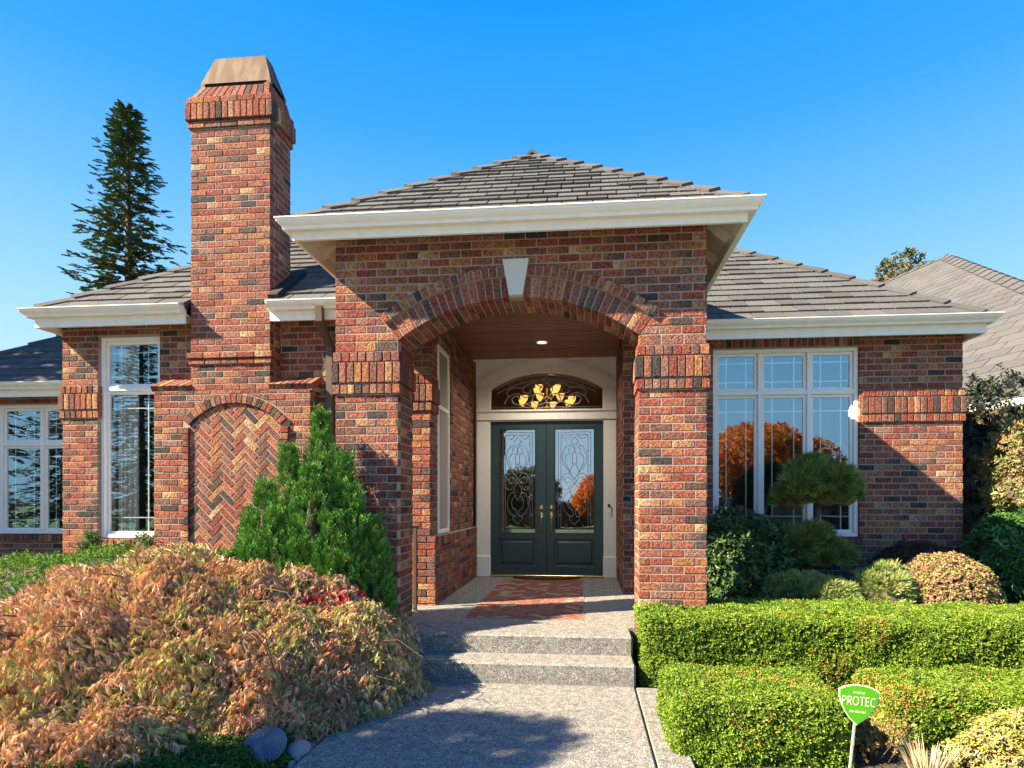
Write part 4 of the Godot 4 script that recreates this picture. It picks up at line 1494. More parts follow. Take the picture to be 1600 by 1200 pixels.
func build_porch_things() -> void:
	# half-round door mat
	var m := MB.new()
	var pts := PackedVector2Array()
	for i in 25:
		var a := PI * i / 24.0
		pts.append(Vector2(0.52 * cos(a), -0.30 * sin(a)))
	m.xf = Transform3D(Basis(Vector3.RIGHT, Vector3(0, 0, -1), Vector3.UP), Vector3.ZERO)
	m.extrude(pts, 0.0, 0.020)
	var mt := part(self, "door_mat", m.commit(M.coir), Transform3D(Basis.IDENTITY, Vector3(-0.57, 0.009, -3.50)))
	tag(mt, "brown half-round coir mat lying at the foot of the double doors", "door mat")
	# hand rail by the side opening
	var r := thing("handrail", "slim brown metal handrail standing beside the left portico pier", "handrail", Vector3(-1.80, 0.0, -0.72))
	var po := MB.new()
	po.box(Vector3(0, 0.44, 0), Vector3(0.038, 0.88, 0.038), 0.004)
	part(r, "post", po.commit(M.brown_metal))
	var tp := MB.new()
	tp.tube([Vector3(0.03, 0.895, 0), Vector3(-0.03, 0.895, 0), Vector3(-0.42, 0.74, 0)], 0.030, 0.030, 4)
	part(r, "top_rail", tp.commit(M.brown_metal))
	var lr := MB.new()
	lr.tube([Vector3(0.0, 0.80, 0), Vector3(-0.42, 0.64, 0)], 0.018, 0.018, 4)
	part(r, "lower_rail", lr.commit(M.brown_metal))
	# recessed ceiling lamp
	var c := thing("ceiling_lamp", "small lit recessed lamp in the cedar porch ceiling", "lamp", Vector3(-0.58, 3.38, -2.66))
	var tr := MB.new()
	tr.lathe([Vector2(0.062, 0.004), Vector2(0.064, -0.006), Vector2(0.088, -0.006), Vector2(0.090, 0.004)], 28)
	part(c, "trim_ring", tr.commit(M.vinyl))
	var gl := MB.new()
	gl.lathe([Vector2(0.0, -0.001), Vector2(0.063, -0.001)], 28)
	part(c, "lens", gl.commit(M.lens_glow))
	var sp := SpotLight3D.new()
	sp.name = "porch_light"
	sp.light_color = Color(1.0, 0.95, 0.86)
	sp.light_energy = 1.3
	sp.light_size = 0.06
	sp.spot_angle = 72
	sp.spot_range = 8
	sp.spot_attenuation = 2
	sp.shadow_enabled = true
	sp.position = Vector3(0, -0.02, 0)
	sp.rotation.x = -PI / 2
	c.add_child(sp)
	# hall lamp seen through the transom
	var ch := thing("hall_chandelier", "lit chandelier with amber shades hanging behind the arched transom window", "chandelier", Vector3(-0.66, 2.95, -5.0))
	var st := MB.new()
	st.tube([Vector3(0, 0.9, 0), Vector3(0, -0.12, 0)], 0.012, 0.012, 8)
	st.ball(Vector3(0, -0.12, 0), Vector3(0.05, 0.06, 0.05), 6, 10)
	part(ch, "stem", st.commit(M.brass))
	for k in 12:
		var a := TAU * (k % 8) / 8.0 + 0.2 if k < 8 else TAU * k / 4.0 + 0.6
		var d := Vector3(cos(a), 0, sin(a)) * (0.46 if k < 8 else 0.22)
		var hy := 0.0 if k < 8 else 0.20
		var ar := MB.new()
		ar.tube([Vector3(0, -0.10 + hy, 0), d * 0.5 + Vector3(0, -0.15 + hy, 0), d + Vector3(0, -0.05 + hy, 0)], 0.012, 0.012, 6)
		part(ch, "arm", ar.commit(M.brass))
		var sh := MB.new()
		sh.xf = Transform3D(Basis.IDENTITY, d + Vector3(0, hy, 0))
		sh.lathe([Vector2(0.022, -0.045), Vector2(0.055, 0.0), Vector2(0.072, 0.075), Vector2(0.068, 0.075), Vector2(0.05, 0.0), Vector2(0.0, -0.04)], 14)
		part(ch, "shade", sh.commit(M.lamp_glow))
	var om := OmniLight3D.new()
	om.name = "hall_light"
	om.light_color = Color(1.0, 0.74, 0.42)
	om.light_energy = 0.05
	om.light_size = 0.3
	om.omni_range = 8
	om.omni_attenuation = 2
	om.shadow_enabled = true
	om.position = Vector3(0, 0.25, 0)
	ch.add_child(om)
	# door bell
	var b := thing("video_doorbell", "small dark doorbell with a curved wire on the white trim right of the doors", "doorbell", Vector3(0.395, 1.06, -3.583))
	var bb := MB.new()
	bb.ball(Vector3(-0.01, 0.05, 0.0), Vector3(0.022, 0.022, 0.014), 6, 12)
	part(b, "button", bb.commit(M.black))
	var bw := MB.new()
	bw.tube([Vector3(0.0, 0.05, 0.006), Vector3(0.028, 0.03, 0.012), Vector3(0.03, -0.05, 0.012), Vector3(0.014, -0.09, 0.012), Vector3(-0.004, -0.075, 0.01)], 0.005, 0.005, 6)
	part(b, "wire", bw.commit(M.dark_metal))

# ---------------------------------------------------------------- plants

func leaf(mb: MB, at: Vector3, dir: Vector3, face: Vector3, l: float, w: float, bend := 0.0) -> void:
	dir = dir.normalized()
	var side := dir.cross(face).normalized()
	var up := side.cross(dir).normalized()
	var tip := at + dir * l - up * bend * l
	var m := at + dir * l * 0.45
	mb.flat(at, m + side * w / 2 + up * w * 0.15, tip, up)
	mb.flat(at, tip, m - side * w / 2 + up * w * 0.15, up)

func rand_dir() -> Vector3:
	var z := rng.randf_range(-1, 1)
	var a := rng.randf() * TAU
	var r := sqrt(maxf(0.0, 1 - z * z))
	return Vector3(r * cos(a), z, r * sin(a))

# a twig with small leaves round it, growing along y
func sprig(count: int, l: float, w: float, reach: float, spread := 1.0) -> ArrayMesh:
	var mb := MB.new()
	for i in count:
		var t := float(i) / count
		var a := i * 2.4 + rng.randf() * 0.8
		var d := Vector3(cos(a) * spread, rng.randf_range(0.25, 0.95), sin(a) * spread)
		mb.col = Color(1, 1, 1) * rng.randf_range(0.72, 1.12)
		leaf(mb, Vector3(rng.randf_range(-0.2, 0.2) * reach, (t - 0.45) * reach, rng.randf_range(-0.2, 0.2) * reach), d, Vector3(0, 1, 0) + rand_dir() * 0.7, l * rng.randf_range(0.75, 1.2), w * rng.randf_range(0.8, 1.15), 0.1)
	return mb.commit(M.leaf)

func with_mat(m: ArrayMesh, called: String) -> ArrayMesh:
	m.surface_set_material(0, M[called])
	return m

# finely cut, hanging leaves
func lace_leaf() -> ArrayMesh:
	var mb := MB.new()
	for k in 3:
		var base := Vector3(rng.randf_range(-0.035, 0.035), rng.randf_range(-0.015, 0.02), rng.randf_range(-0.035, 0.035))
		var a := rng.randf() * TAU
		var out := Vector3(cos(a), rng.randf_range(-1.1, -0.1), sin(a)).normalized()
		var side := out.cross(Vector3.UP).normalized()
		var tone := rng.randf_range(0.75, 1.25)
		for i in 5:
			var f := (i - 2) / 2.0 + rng.randf_range(-0.15, 0.15)
			var d := (out + side * f * 0.75 + Vector3.DOWN * (0.30 + 0.35 * absf(f))).normalized()
			var l := 0.066 * (1.0 - 0.30 * absf(f)) * rng.randf_range(0.75, 1.2)
			mb.col = Color(1, 1, 1) * tone * rng.randf_range(0.85, 1.12)
			leaf(mb, base, d, Vector3.UP + out * 0.3 + rand_dir() * 0.5, l, 0.0040, 0.22)
			if i % 2 == 0:
				leaf(mb, base + d * l * 0.35, (d + side * 0.4).normalized(), Vector3.UP, l * 0.5, 0.0030, 0.2)
	return mb.commit(M.maple_leaf)

# a tuft of needles pointing along y
func tuft(count: int, l: float, w: float, open: float) -> ArrayMesh:
	var mb := MB.new()
	for i in count:
		var a := i * 2.4
		var t := open * (0.15 + 0.85 * rng.randf())
		var d := Vector3(cos(a) * t, 1.0, sin(a) * t)
		mb.col = Color(1, 1, 1) * rng.randf_range(0.75, 1.15)
		leaf(mb, Vector3(cos(a), 0, sin(a)) * 0.004 + Vector3(0, rng.randf_range(-0.3, 0.1) * l, 0), d, Vector3(-sin(a), 0.3, cos(a)), l * rng.randf_range(0.8, 1.1), w)
	return mb.commit(M.needle)

# an upright feathery spray
func spray(l: float, fronds: int) -> ArrayMesh:
	var mb := MB.new()
	for i in fronds:
		var t := float(i) / fronds
		var a := i * 2.4
		var d := Vector3(cos(a) * 0.55, 1.0, sin(a) * 0.55)
		mb.col = Color(1, 1, 1) * lerpf(0.7, 1.15, t)
		leaf(mb, Vector3(0, t * l * 0.75, 0), d, Vector3(-sin(a), 0.2, cos(a)), l * 0.42 * (1.1 - 0.5 * t), l * 0.085)
		leaf(mb, Vector3(0, t * l * 0.75, 0) + d * l * 0.12, d + Vector3(-sin(a), 0, cos(a)) * 0.5, Vector3(cos(a), 0.2, sin(a)), l * 0.22, l * 0.06)
	return mb.commit(M.needle)

# a flat drooping bough of a fir, along x
func bough(l: float) -> ArrayMesh:
	var mb := MB.new()
	for i in 16:
		var t := i / 15.0
		for s in [-1.0, 1.0]:
			var d := Vector3(0.75, rng.randf_range(-0.45, 0.1), s * rng.randf_range(0.5, 1.0))
			mb.col = Color(1, 1, 1) * rng.randf_range(0.65, 1.15)
			leaf(mb, Vector3(t * l, -0.10 * t * t * l, 0), d, Vector3.UP + rand_dir() * 0.6, l * 0.36 * (1.05 - 0.55 * t), l * 0.15)
	leaf(mb, Vector3(l * 0.7, -0.05 * l, 0), Vector3(1, -0.1, 0), Vector3.UP, l * 0.4, l * 0.12)
	return mb.commit(M.needle)

func turned(dir: Vector3, size: float) -> Basis:
	# y along dir, turned at random about it
	dir = dir.normalized()
	var x := dir.cross(Vector3(0.31, 0.2, 0.93)).normalized()
	var b := Basis(x, dir, x.cross(dir)).rotated(dir, rng.randf() * TAU)
	return b.scaled(Vector3.ONE * size)

func mass(parent: Node, called: String, mesh: Mesh, places: Array, tints: PackedColorArray) -> void:
	var mm := MultiMesh.new()
	mm.transform_format = MultiMesh.TRANSFORM_3D
	mm.use_colors = true
	mm.mesh = mesh
	mm.instance_count = places.size()
	for i in places.size():
		mm.set_instance_transform(i, places[i])
		mm.set_instance_color(i, tints[i])
	var o := MultiMeshInstance3D.new()
	o.multimesh = mm
	o.set_meta("kind", "stuff")
	call_it(o, called, parent)

func pick(a: Array, spread := 0.18) -> Color:
	var c: Color = a[rng.randi() % a.size()]
	var t := 1.0 + rng.randf_range(-spread, spread)
	return Color(c.r * t, c.g * t, c.b * t)

func twigs(parent: Node, called: String, pts: Array, r0 := 0.02, r1 := 0.004) -> void:
	var mb := MB.new()
	for p in pts:
		mb.tube(p, r0, r1, 6)
	part(parent, called, mb.commit(M.bark))

# clipped hedge: leaves over the faces of a block with softened edges
func hedge(called: String, label: String, lo: Vector3, hi: Vector3, per_m2: float, mesh: Array, greens: Array, odd: Array, odd_share: Callable, group := "") -> Node3D:
	var mid := Vector3((lo.x + hi.x) / 2, lo.y, (lo.z + hi.z) / 2)
	var t := thing(called, label, "hedge", mid, group)
	var core := MB.new()
	core.box(Vector3(0, (hi.y - lo.y) / 2 - 0.03, 0), hi - lo - Vector3(0.10, 0.05, 0.10), 0.05)
	part(t, "twig_mass", core.commit(M.twig_core))
	var wob := noise(called.length() * 7 + int(lo.x * 10), 1.9, FastNoiseLite.TYPE_SIMPLEX, 2)
	var s := hi - lo
	var faces := [[s.x * s.z, 1, 1.0], [s.x * s.y, 2, 1.0], [s.z * s.y, 0, -1.0], [s.z * s.y, 0, 1.0], [s.x * s.y * 0.6, 2, -1.0]]
	var sets := []
	for m in mesh:
		sets.append([[], PackedColorArray()])
	for f in faces:
		for i in int(f[0] * per_m2):
			var p := Vector3(rng.randf(), rng.randf(), rng.randf())
			p[f[1]] = 1.0 if f[2] > 0 else 0.0
			p = lo + p * s
			var nrm := Vector3.ZERO
			nrm[f[1]] = f[2]
			# round the edges
			var r := 0.07
			var q := p.clamp(lo + Vector3(r, -1.0, r), hi - Vector3(r, r, r))
			var away := p - q
			if away.length() > 0.001:
				nrm = away.normalized()
				p = q + nrm * minf(r, away.length())
			p += nrm * (wob.get_noise_3dv(p * 1.0) * 0.035 - absf(rng.randfn(0.0, 0.014)) + 0.010 + (0.02 if rng.randf() < 0.02 else 0.0))
			var dir := nrm + Vector3.UP * 0.45 + rand_dir() * 0.75
			var k := rng.randi() % mesh.size()
			sets[k][0].append(Transform3D(turned(dir, rng.randf_range(0.75, 1.25)), p - mid))
			var share: float = odd_share.call(p)
			sets[k][1].append(pick(odd) if rng.randf() < share else pick(greens, 0.25))
	for k in mesh.size():
		mass(t, "foliage", mesh[k], sets[k][0], sets[k][1])
	return t

# rounded shrub: leaves on and just under a set of balls [centre, radii]
func shrub(called: String, label: String, category: String, base: Vector3, balls: Array, count: int, mesh: Array, colours: Array, depth := 0.10, up := 0.4, group := "", core_mat := "twig_core") -> Node3D:
	var t := thing(called, label, category, base, group)
	var core := MB.new()
	var total := 0.0
	for b in balls:
		core.ball(b[0], (b[1] as Vector3) * 0.80, 8, 12)
		total += b[1].x * b[1].y + b[1].x * b[1].z
	part(t, "twig_mass", core.commit(M[core_mat]))
	var sets := []
	for m in mesh:
		sets.append([[], PackedColorArray()])
	var wob := noise(int(base.x * 31 + base.z * 17) + 5, 2.6, FastNoiseLite.TYPE_SIMPLEX, 2)
	for b in balls:
		var n := int(count * (b[1].x * b[1].y + b[1].x * b[1].z) / total)
		for i in n:
			var d := rand_dir()
			if d.y < -0.55:
				d.y = -d.y
			var p: Vector3 = b[0] + d * b[1] * (1.0 - depth * absf(rng.randfn(0.0, 0.55)) + (0.06 if called == "barberry_ball" else 0.20) * wob.get_noise_3dv((b[0] + d * b[1] + base) * 1.6))
			if p.y + base.y < -0.36:
				continue
			var nrm: Vector3 = (d / b[1]).normalized()
			var k := rng.randi() % mesh.size()
			sets[k][0].append(Transform3D(turned(nrm + Vector3.UP * up + rand_dir() * 0.6, rng.randf_range(0.7, 1.25)), p))
			sets[k][1].append(pick(colours, 0.25))
	for k in mesh.size():
		mass(t, "foliage", mesh[k], sets[k][0], sets[k][1])
	return t

func fir(label: String, base: Vector3, tall: float, wide: float, bare: float, sd: int, group := "", step := 1.0) -> Node3D:
	rng.seed = sd
	var t := thing("fir_tree", label, "tree", base, group)
	var tr := MB.new()
	tr.tube([Vector3.ZERO, Vector3(0.05, tall * 0.5, 0), Vector3(0, tall, 0)], tall * 0.018, 0.02, 10)
	part(t, "trunk", tr.commit(M.bark))
	var l := wide * 0.30
	var meshes := [bough(l), bough(l * 0.8)]
	var sets := [[[], PackedColorArray()], [[], PackedColorArray()]]
	var limbs := MB.new()
	var y := bare
	var k := 0
	var greens := [Color(0.095, 0.15, 0.048), Color(0.075, 0.125, 0.045), Color(0.14, 0.185, 0.05), Color(0.06, 0.10, 0.04)]
	while y < tall * 0.985:
		var u := (y - bare) / (tall - bare)
		var reach := wide * pow(1.0 - u, 1.0) * rng.randf_range(0.35, 1.22) + 0.12
		var a := k * 2.4 + rng.randf() * 0.7
		var d := Vector3(cos(a), 0, sin(a))
		var lift := lerpf(-0.12, 0.75, u * u)
		var steps := maxi(2, int(reach / (l * 0.42)))
		var way := []
		for i in steps + 1:
			var f := float(i) / steps
			var p := Vector3(0, y, 0) + d * reach * f + Vector3.UP * reach * (lift * f - 0.28 * f * f + 0.14 * f * f * f)
			way.append(p)
			if f > 0.12:
				for c in 3:
					var yaw := a + rng.randf_range(-1.0, 1.0)
					var bd := Vector3(cos(yaw), rng.randf_range(-0.35, 0.25) + lift * 0.3, sin(yaw)).normalized()
					var z := bd.cross(Vector3.UP).normalized()
					var bs := Basis(bd, z.cross(bd), z).scaled(Vector3.ONE * rng.randf_range(0.55, 1.1) * (1.0 - 0.45 * f) * lerpf(1.0, 0.6, u))
					var w := rng.randi() % 2
					sets[w][0].append(Transform3D(bs, p + rand_dir() * l * 0.12))
					sets[w][1].append(pick(greens, 0.3))
		limbs.tube(way, 0.012 + reach * 0.012, 0.006, 5, false)
		k += 1
		y += step * 0.040 * lerpf(1.0, 0.75, u) * (tall / 14.0)
	part(t, "limb", limbs.commit(M.bark)).set_meta("kind", "stuff")
	for w in 2:
		mass(t, "crown", meshes[w], sets[w][0], sets[w][1])
	return t

func broadleaf(called: String, label: String, base: Vector3, crown: Array, leaves: int, size: float, colours: Array, sd: int, group := "", backed := 0.25) -> Node3D:
	rng.seed = sd
	var t := thing(called, label, "tree", base, group)
	var tr := MB.new()
	var first: Vector3 = crown[0][0]
	tr.tube([Vector3.ZERO, Vector3(first.x * 0.3, first.y * 0.45, first.z * 0.3), Vector3(first.x, first.y, first.z)], first.y * 0.05, first.y * 0.02, 9)
	part(t, "trunk", tr.commit(M.bark))
	var lm := MB.new()
	for c in crown:
		lm.tube([Vector3(first.x * 0.3, first.y * 0.45, first.z * 0.3), (c[0] as Vector3).lerp(first, 0.35) + Vector3(0, -0.2, 0), c[0]], 0.05, 0.015, 6)
		for k in 5:
			var d := rand_dir()
			d.y = absf(d.y)
			lm.tube([c[0], c[0] + d * c[1] * 0.85], 0.02, 0.004, 5)
	part(t, "limb", lm.commit(M.bark)).set_meta("kind", "stuff")
	var mesh := with_mat(sprig(9, size, size * 0.62, size * 1.6), "autumn_leaf" if called == "autumn_maple" else "leaf")
	var places := []
	var tints := PackedColorArray()
	var total := 0.0
	for c in crown:
		total += c[1].x * c[1].y * c[1].z
	for c in crown:
		for i in int(leaves * c[1].x * c[1].y * c[1].z / total):
			var d := rand_dir() * pow(rng.randf(), backed)
			places.append(Transform3D(turned(d + Vector3.UP * 0.3 + rand_dir(), rng.randf_range(0.7, 1.3)), c[0] + d * c[1]))
			tints.append(pick(colours, 0.28))
	mass(t, "crown", mesh, places, tints)
	return t

func weeping_maple() -> void:
	rng.seed = 505
	var base := Vector3(-3.25, -0.37, 0.85)
	var t := thing("laceleaf_maple", "low mounded weeping maple with finely cut copper, tan and olive leaves beside the path", "shrub", base)
	var tr := MB.new()
	tr.tube([Vector3.ZERO, Vector3(0.08, 0.35, 0.05), Vector3(-0.05, 0.75, 0.0)], 0.09, 0.05, 9)
	part(t, "trunk", tr.commit(M.bark))
	var lm := MB.new()
	var meshes := [lace_leaf(), lace_leaf(), lace_leaf()]
	var sets := [[[], PackedColorArray()], [[], PackedColorArray()], [[], PackedColorArray()]]
	var tan := [Color(0.78, 0.57, 0.37), Color(0.85, 0.66, 0.47), Color(0.70, 0.47, 0.28)]
	var copper := [Color(0.64, 0.38, 0.24), Color(0.56, 0.30, 0.19), Color(0.70, 0.44, 0.28)]
	var olive := [Color(0.60, 0.58, 0.24), Color(0.68, 0.64, 0.30), Color(0.46, 0.47, 0.18)]
	var red := [Color(0.64, 0.32, 0.22), Color(0.60, 0.28, 0.21)]
	var crimson := [Color(0.56, 0.045, 0.07), Color(0.50, 0.06, 0.08)]
	var wob := noise(77, 0.8, FastNoiseLite.TYPE_SIMPLEX, 3)
	var core := MB.new()
	core.ball(Vector3(0, 0.15, 0), Vector3(1.55, 0.72, 0.86), 9, 18)
	part(t, "twig_mass", core.commit(M.maple_core))
	for k in 490:
		# pads lie over a broad dome, like shingles
		var d := rand_dir()
		d.y = absf(d.y) * 1.1 - 0.12
		d = d.normalized()
		var n2 := wob.get_noise_2d(d.x * 2.1 + 4.0, d.z * 2.1)
		var wide := (1.0 + 0.12 * n2) * (1.0 + 0.42 * clampf(-d.x * 1.6, 0, 1) * smoothstep(-0.2, 0.6, d.z)) * (1.0 - 0.12 * clampf(-d.x * 1.3, 0, 1) * smoothstep(0.4, -0.3, d.z))
		var rad := Vector3(2.02 * wide, 1.13 * (1.0 + 0.12 * n2), 1.32 * wide)
		var shelf := d * rad * rng.randf_range(0.82, 1.0) + Vector3(0, 0.10, 0)
		# the mound is highest behind the path and falls away to the left
		shelf.y *= 1.0 - 0.10 * clampf(shelf.x / 2.0, -1, 1) - 0.34 * clampf(-shelf.x - 0.4, 0, 1.3)
		if k >= 430:
			# low boughs that trail forward over the ground cover
			d = Vector3(rng.randf_range(-0.4, 0.3), 0.3, 0.85).normalized()
			shelf = Vector3(rng.randf_range(-0.8, 0.70), rng.randf_range(0.10, 0.34), rng.randf_range(1.15, 1.52))
		var out := Vector3(d.x, 0, d.z)
		out = out.normalized() if out.length() > 0.05 else Vector3(1, 0, 0)
		var w := rng.randf_range(0.20, 0.40)
		lm.tube([Vector3(0, 0.6, 0) + d * 0.2, shelf * 0.6 + Vector3(0, 0.22, 0), shelf], 0.012, 0.004, 5, false)
		var tones: Array = tan
		var z := rng.randf() + 0.25 * wob.get_noise_2d(d.x * 3.0, d.z * 3.0 + 9.0)
		if z < 0.30:
			tones = olive
		elif z < 0.50:
			tones = copper
		elif z > 0.95:
			tones = red
		var world := shelf + base
		if Vector2(world.x, world.z).distance_to(Vector2(-1.95, 0.92)) < 0.14 and world.y > 0.2:
			tones = crimson if rng.randf() < 0.9 else red
		for i in int(210 * w / 0.3):
			var a := rng.randf() * TAU
			var r := sqrt(rng.randf()) * w
			var o := Vector3(cos(a) * r, 0, sin(a) * r * 0.9)
			o.y = -0.9 * r * r / w - maxf(0.0, o.dot(out)) * 0.55 + maxf(0.0, -o.dot(out)) * 0.30 + rng.randf_range(-0.03, 0.03)
			var p := shelf + o
			if p.y + base.y < -0.31:
				continue
			var m := rng.randi() % 3
			var lean := Vector3.UP + out * 0.5 + rand_dir() * 0.45
			sets[m][0].append(Transform3D(turned(lean, rng.randf_range(0.55, 1.35)), p))
			sets[m][1].append(pick(tones if rng.randf() < 0.5 else [tan, tan, olive, copper][rng.randi() % 4], 0.25))
	for k in 46:
		var d := rand_dir()
		d.y = absf(d.y) * 0.8 + 0.1
		d = d.normalized()
		var s0 := d * Vector3(1.75, 0.95, 1.12) + Vector3(0, 0.10, 0)
		var out2 := Vector3(d.x, 0, d.z).normalized() + rand_dir() * 0.3
		lm.tube([s0 * 0.85, s0 * 1.02 + Vector3(0, 0.07, 0), s0 * 1.06 + out2 * 0.22 + Vector3(0, 0.05, 0), s0 * 1.05 + out2 * 0.42 - Vector3(0, 0.10, 0)], 0.006, 0.0025, 5, false)
	part(t, "limb", lm.commit(M.bark)).set_meta("kind", "stuff")
	for m in 3:
		mass(t, "crown", meshes[m], sets[m][0], sets[m][1])

func juniper() -> void:
	rng.seed = 606
	var base := Vector3(-2.42, -0.36, 0.22)
	var t := thing("upright_juniper", "bright green feathery upright conifer against the wall left of the portico", "shrub", base)
	var plumes := [[0.02, 0.0, 2.30, 0.30], [-0.26, 0.10, 1.98, 0.32], [0.27, 0.05, 1.92, 0.30], [0.42, 0.16, 1.62, 0.28], [-0.48, 0.16, 1.66, 0.30], [0.04, 0.24, 1.80, 0.34], [-0.68, 0.08, 1.34, 0.26], [0.60, 0.10, 1.34, 0.24], [-0.25, 0.32, 1.42, 0.32], [0.30, 0.34, 1.38, 0.32], [-0.80, 0.22, 1.04, 0.22], [0.66, 0.22, 1.02, 0.24], [0.05, -0.25, 1.7, 0.3], [-0.5, 0.36, 1.1, 0.26], [0.02, 0.42, 1.15, 0.3]]
	var mesh := [spray(0.12, 11), spray(0.095, 11)]
	var sets := [[[], PackedColorArray()], [[], PackedColorArray()]]
	var greens := [Color(0.085, 0.235, 0.035), Color(0.12, 0.30, 0.042), Color(0.065, 0.185, 0.032), Color(0.17, 0.36, 0.055)]
	var tr := MB.new()
	var core := MB.new()
	for p in plumes:
		p[0] *= 0.92
		var foot := Vector3(p[0] * 0.35, 0, p[1] * 0.35)
		var tip := Vector3(p[0], p[2], p[1])
		tr.tube([foot, foot.lerp(tip, 0.5) + Vector3(p[0], 0, p[1]) * 0.25, tip], 0.03, 0.005, 6)
		core.tube([Vector3(p[0], 0.1, p[1]), Vector3(p[0], p[2] * 0.45, p[1]), Vector3(p[0], p[2] * 0.85, p[1])], p[3] * 0.62, 0.02, 8)
		for i in int(1000 * p[2] * p[3]  / 0.5):
			var u := pow(rng.randf(), 1.15)
			var y: float = lerpf(0.05, p[2], u)
			var r: float = p[3] * (0.25 + 0.75 * pow(1.0 - u, 0.7)) * sqrt(rng.randf_range(0.35, 1.0)) * (1.0 if u < 0.85 else 0.55)
			var a := rng.randf() * TAU
			var q := Vector3(p[0] + cos(a) * r, y, p[1] + sin(a) * r)
			var k := rng.randi() % 2
			sets[k][0].append(Transform3D(turned(Vector3(cos(a) * 0.42, 1.0, sin(a) * 0.42) + rand_dir() * 0.22, rng.randf_range(0.7, 1.2)), q))
			sets[k][1].append(pick(greens, 0.22))
	part(t, "stem", tr.commit(M.bark)).set_meta("kind", "stuff")
	part(t, "twig_mass", core.commit(M.twig_core))
	for k in 2:
		mass(t, "foliage", mesh[k], sets[k][0], sets[k][1])

func cloud_pine() -> void:
	rng.seed = 707
	var base := Vector3(2.55, -0.36, -1.30)
	var t := thing("cloud_pruned_pine", "cloud-pruned dwarf pine with domed needle pads on a bent trunk before the large window", "shrub", base)
	var tr := MB.new()
	tr.tube([Vector3(0.02, 0, 0.0), Vector3(-0.06, 0.25, 0.02), Vector3(-0.16, 0.55, 0.0), Vector3(-0.10, 0.80, 0.02), Vector3(-0.02, 1.15, 0.0), Vector3(0.06, 1.60, 0.0)], 0.065, 0.03, 9)
	tr.tube([Vector3(-0.12, 0.50, 0.0), Vector3(-0.30, 0.62, 0.05), Vector3(-0.42, 0.70, 0.05)], 0.035, 0.02, 7)
	part(t, "trunk", tr.commit(M.bark))
	var mesh := [tuft(26, 0.11, 0.0065, 0.8), tuft(26, 0.09, 0.0065, 1.1)]
	var greens := [Color(0.17, 0.28, 0.075), Color(0.12, 0.21, 0.06), Color(0.24, 0.34, 0.09), Color(0.26, 0.27, 0.10), Color(0.08, 0.15, 0.045)]
	for pad in [[Vector3(-0.05, 1.80, 0.0), Vector3(0.28, 0.22, 0.26), 420], [Vector3(0.18, 1.72, 0.10), Vector3(0.25, 0.19, 0.22), 340], [Vector3(0.36, 1.60, 0.02), Vector3(0.18, 0.16, 0.20), 230], [Vector3(-0.24, 1.66, 0.12), Vector3(0.20, 0.18, 0.20), 250], [Vector3(-0.32, 1.54, -0.05), Vector3(0.17, 0.14, 0.18), 190], [Vector3(0.06, 1.58, 0.18), Vector3(0.24, 0.13, 0.16), 240], [Vector3(-0.30, 1.06, 0.05), Vector3(0.24, 0.19, 0.24), 340], [Vector3(-0.08, 1.10, 0.08), Vector3(0.22, 0.17, 0.22), 300], [Vector3(-0.45, 0.96, 0.0), Vector3(0.16, 0.13, 0.18), 180], [Vector3(0.16, 0.94, 0.08), Vector3(0.26, 0.15, 0.24), 320], [Vector3(0.0, 0.90, 0.16), Vector3(0.24, 0.12, 0.16), 220]]:
		pad[1] = (pad[1] as Vector3) * 0.88
		pad[0] = (pad[0] as Vector3) * Vector3(0.86, 1.0, 0.9)
		var c := MB.new()
		c.ball(pad[0] + Vector3(0, -0.02, 0), (pad[1] as Vector3) * 0.72, 7, 12)
		part(t, "twig_mass", c.commit(M.twig_core))
		var pl := [[], []]
		var ti := [PackedColorArray(), PackedColorArray()]
		for i in pad[2]:
			var d := rand_dir()
			if d.y < -0.35:
				d.y *= -1.0
			var k := rng.randi() % 2
			pl[k].append(Transform3D(turned(d + Vector3.UP * 0.5 + rand_dir() * 0.5, rng.randf_range(0.75, 1.25)), pad[0] + d * pad[1] * rng.randf_range(0.82, 1.02)))
			ti[k].append(pick(greens, 0.5))
		for k in 2:
			mass(t, "needle_pad", mesh[k], pl[k], ti[k])

func blades(called: String, label: String, base: Vector3, count: int, l: float, w: float, colours: Array, spread: float, m: String, arch := 0.5, category := "plant", group := "") -> void:
	var t := thing(called, label, category, base, group)
	var mb := MB.new()
	for i in count:
		var a := rng.randf() * TAU
		var lean := rng.randf_range(0.1, spread)
		var d := Vector3(cos(a) * lean, 1, sin(a) * lean).normalized()
		var o := Vector3(cos(a), 0, sin(a))
		var side := Vector3(-sin(a), 0, cos(a))
		var ll := l * rng.randf_range(0.65, 1.1)
		var p := o * rng.randf_range(0.0, 0.06)
		mb.col = pick(colours)
		var prev := p
		var pw := w * 0.5
		for k in 4:
			var u := (k + 1) / 4.0
			var q := p + d * ll * u + (o * 0.6 + Vector3.DOWN) * arch * ll * u * u * 0.55
			var qw: float = w * [0.9, 1.0, 0.7, 0.04][k]
			mb.quad(prev - side * pw / 2, prev + side * pw / 2, q + side * qw / 2, q - side * qw / 2, Vector3.UP + o * 0.5)
			prev = q
			pw = qw
	part(t, "leaf_blades", mb.commit(M[m])).set_meta("kind", "stuff")

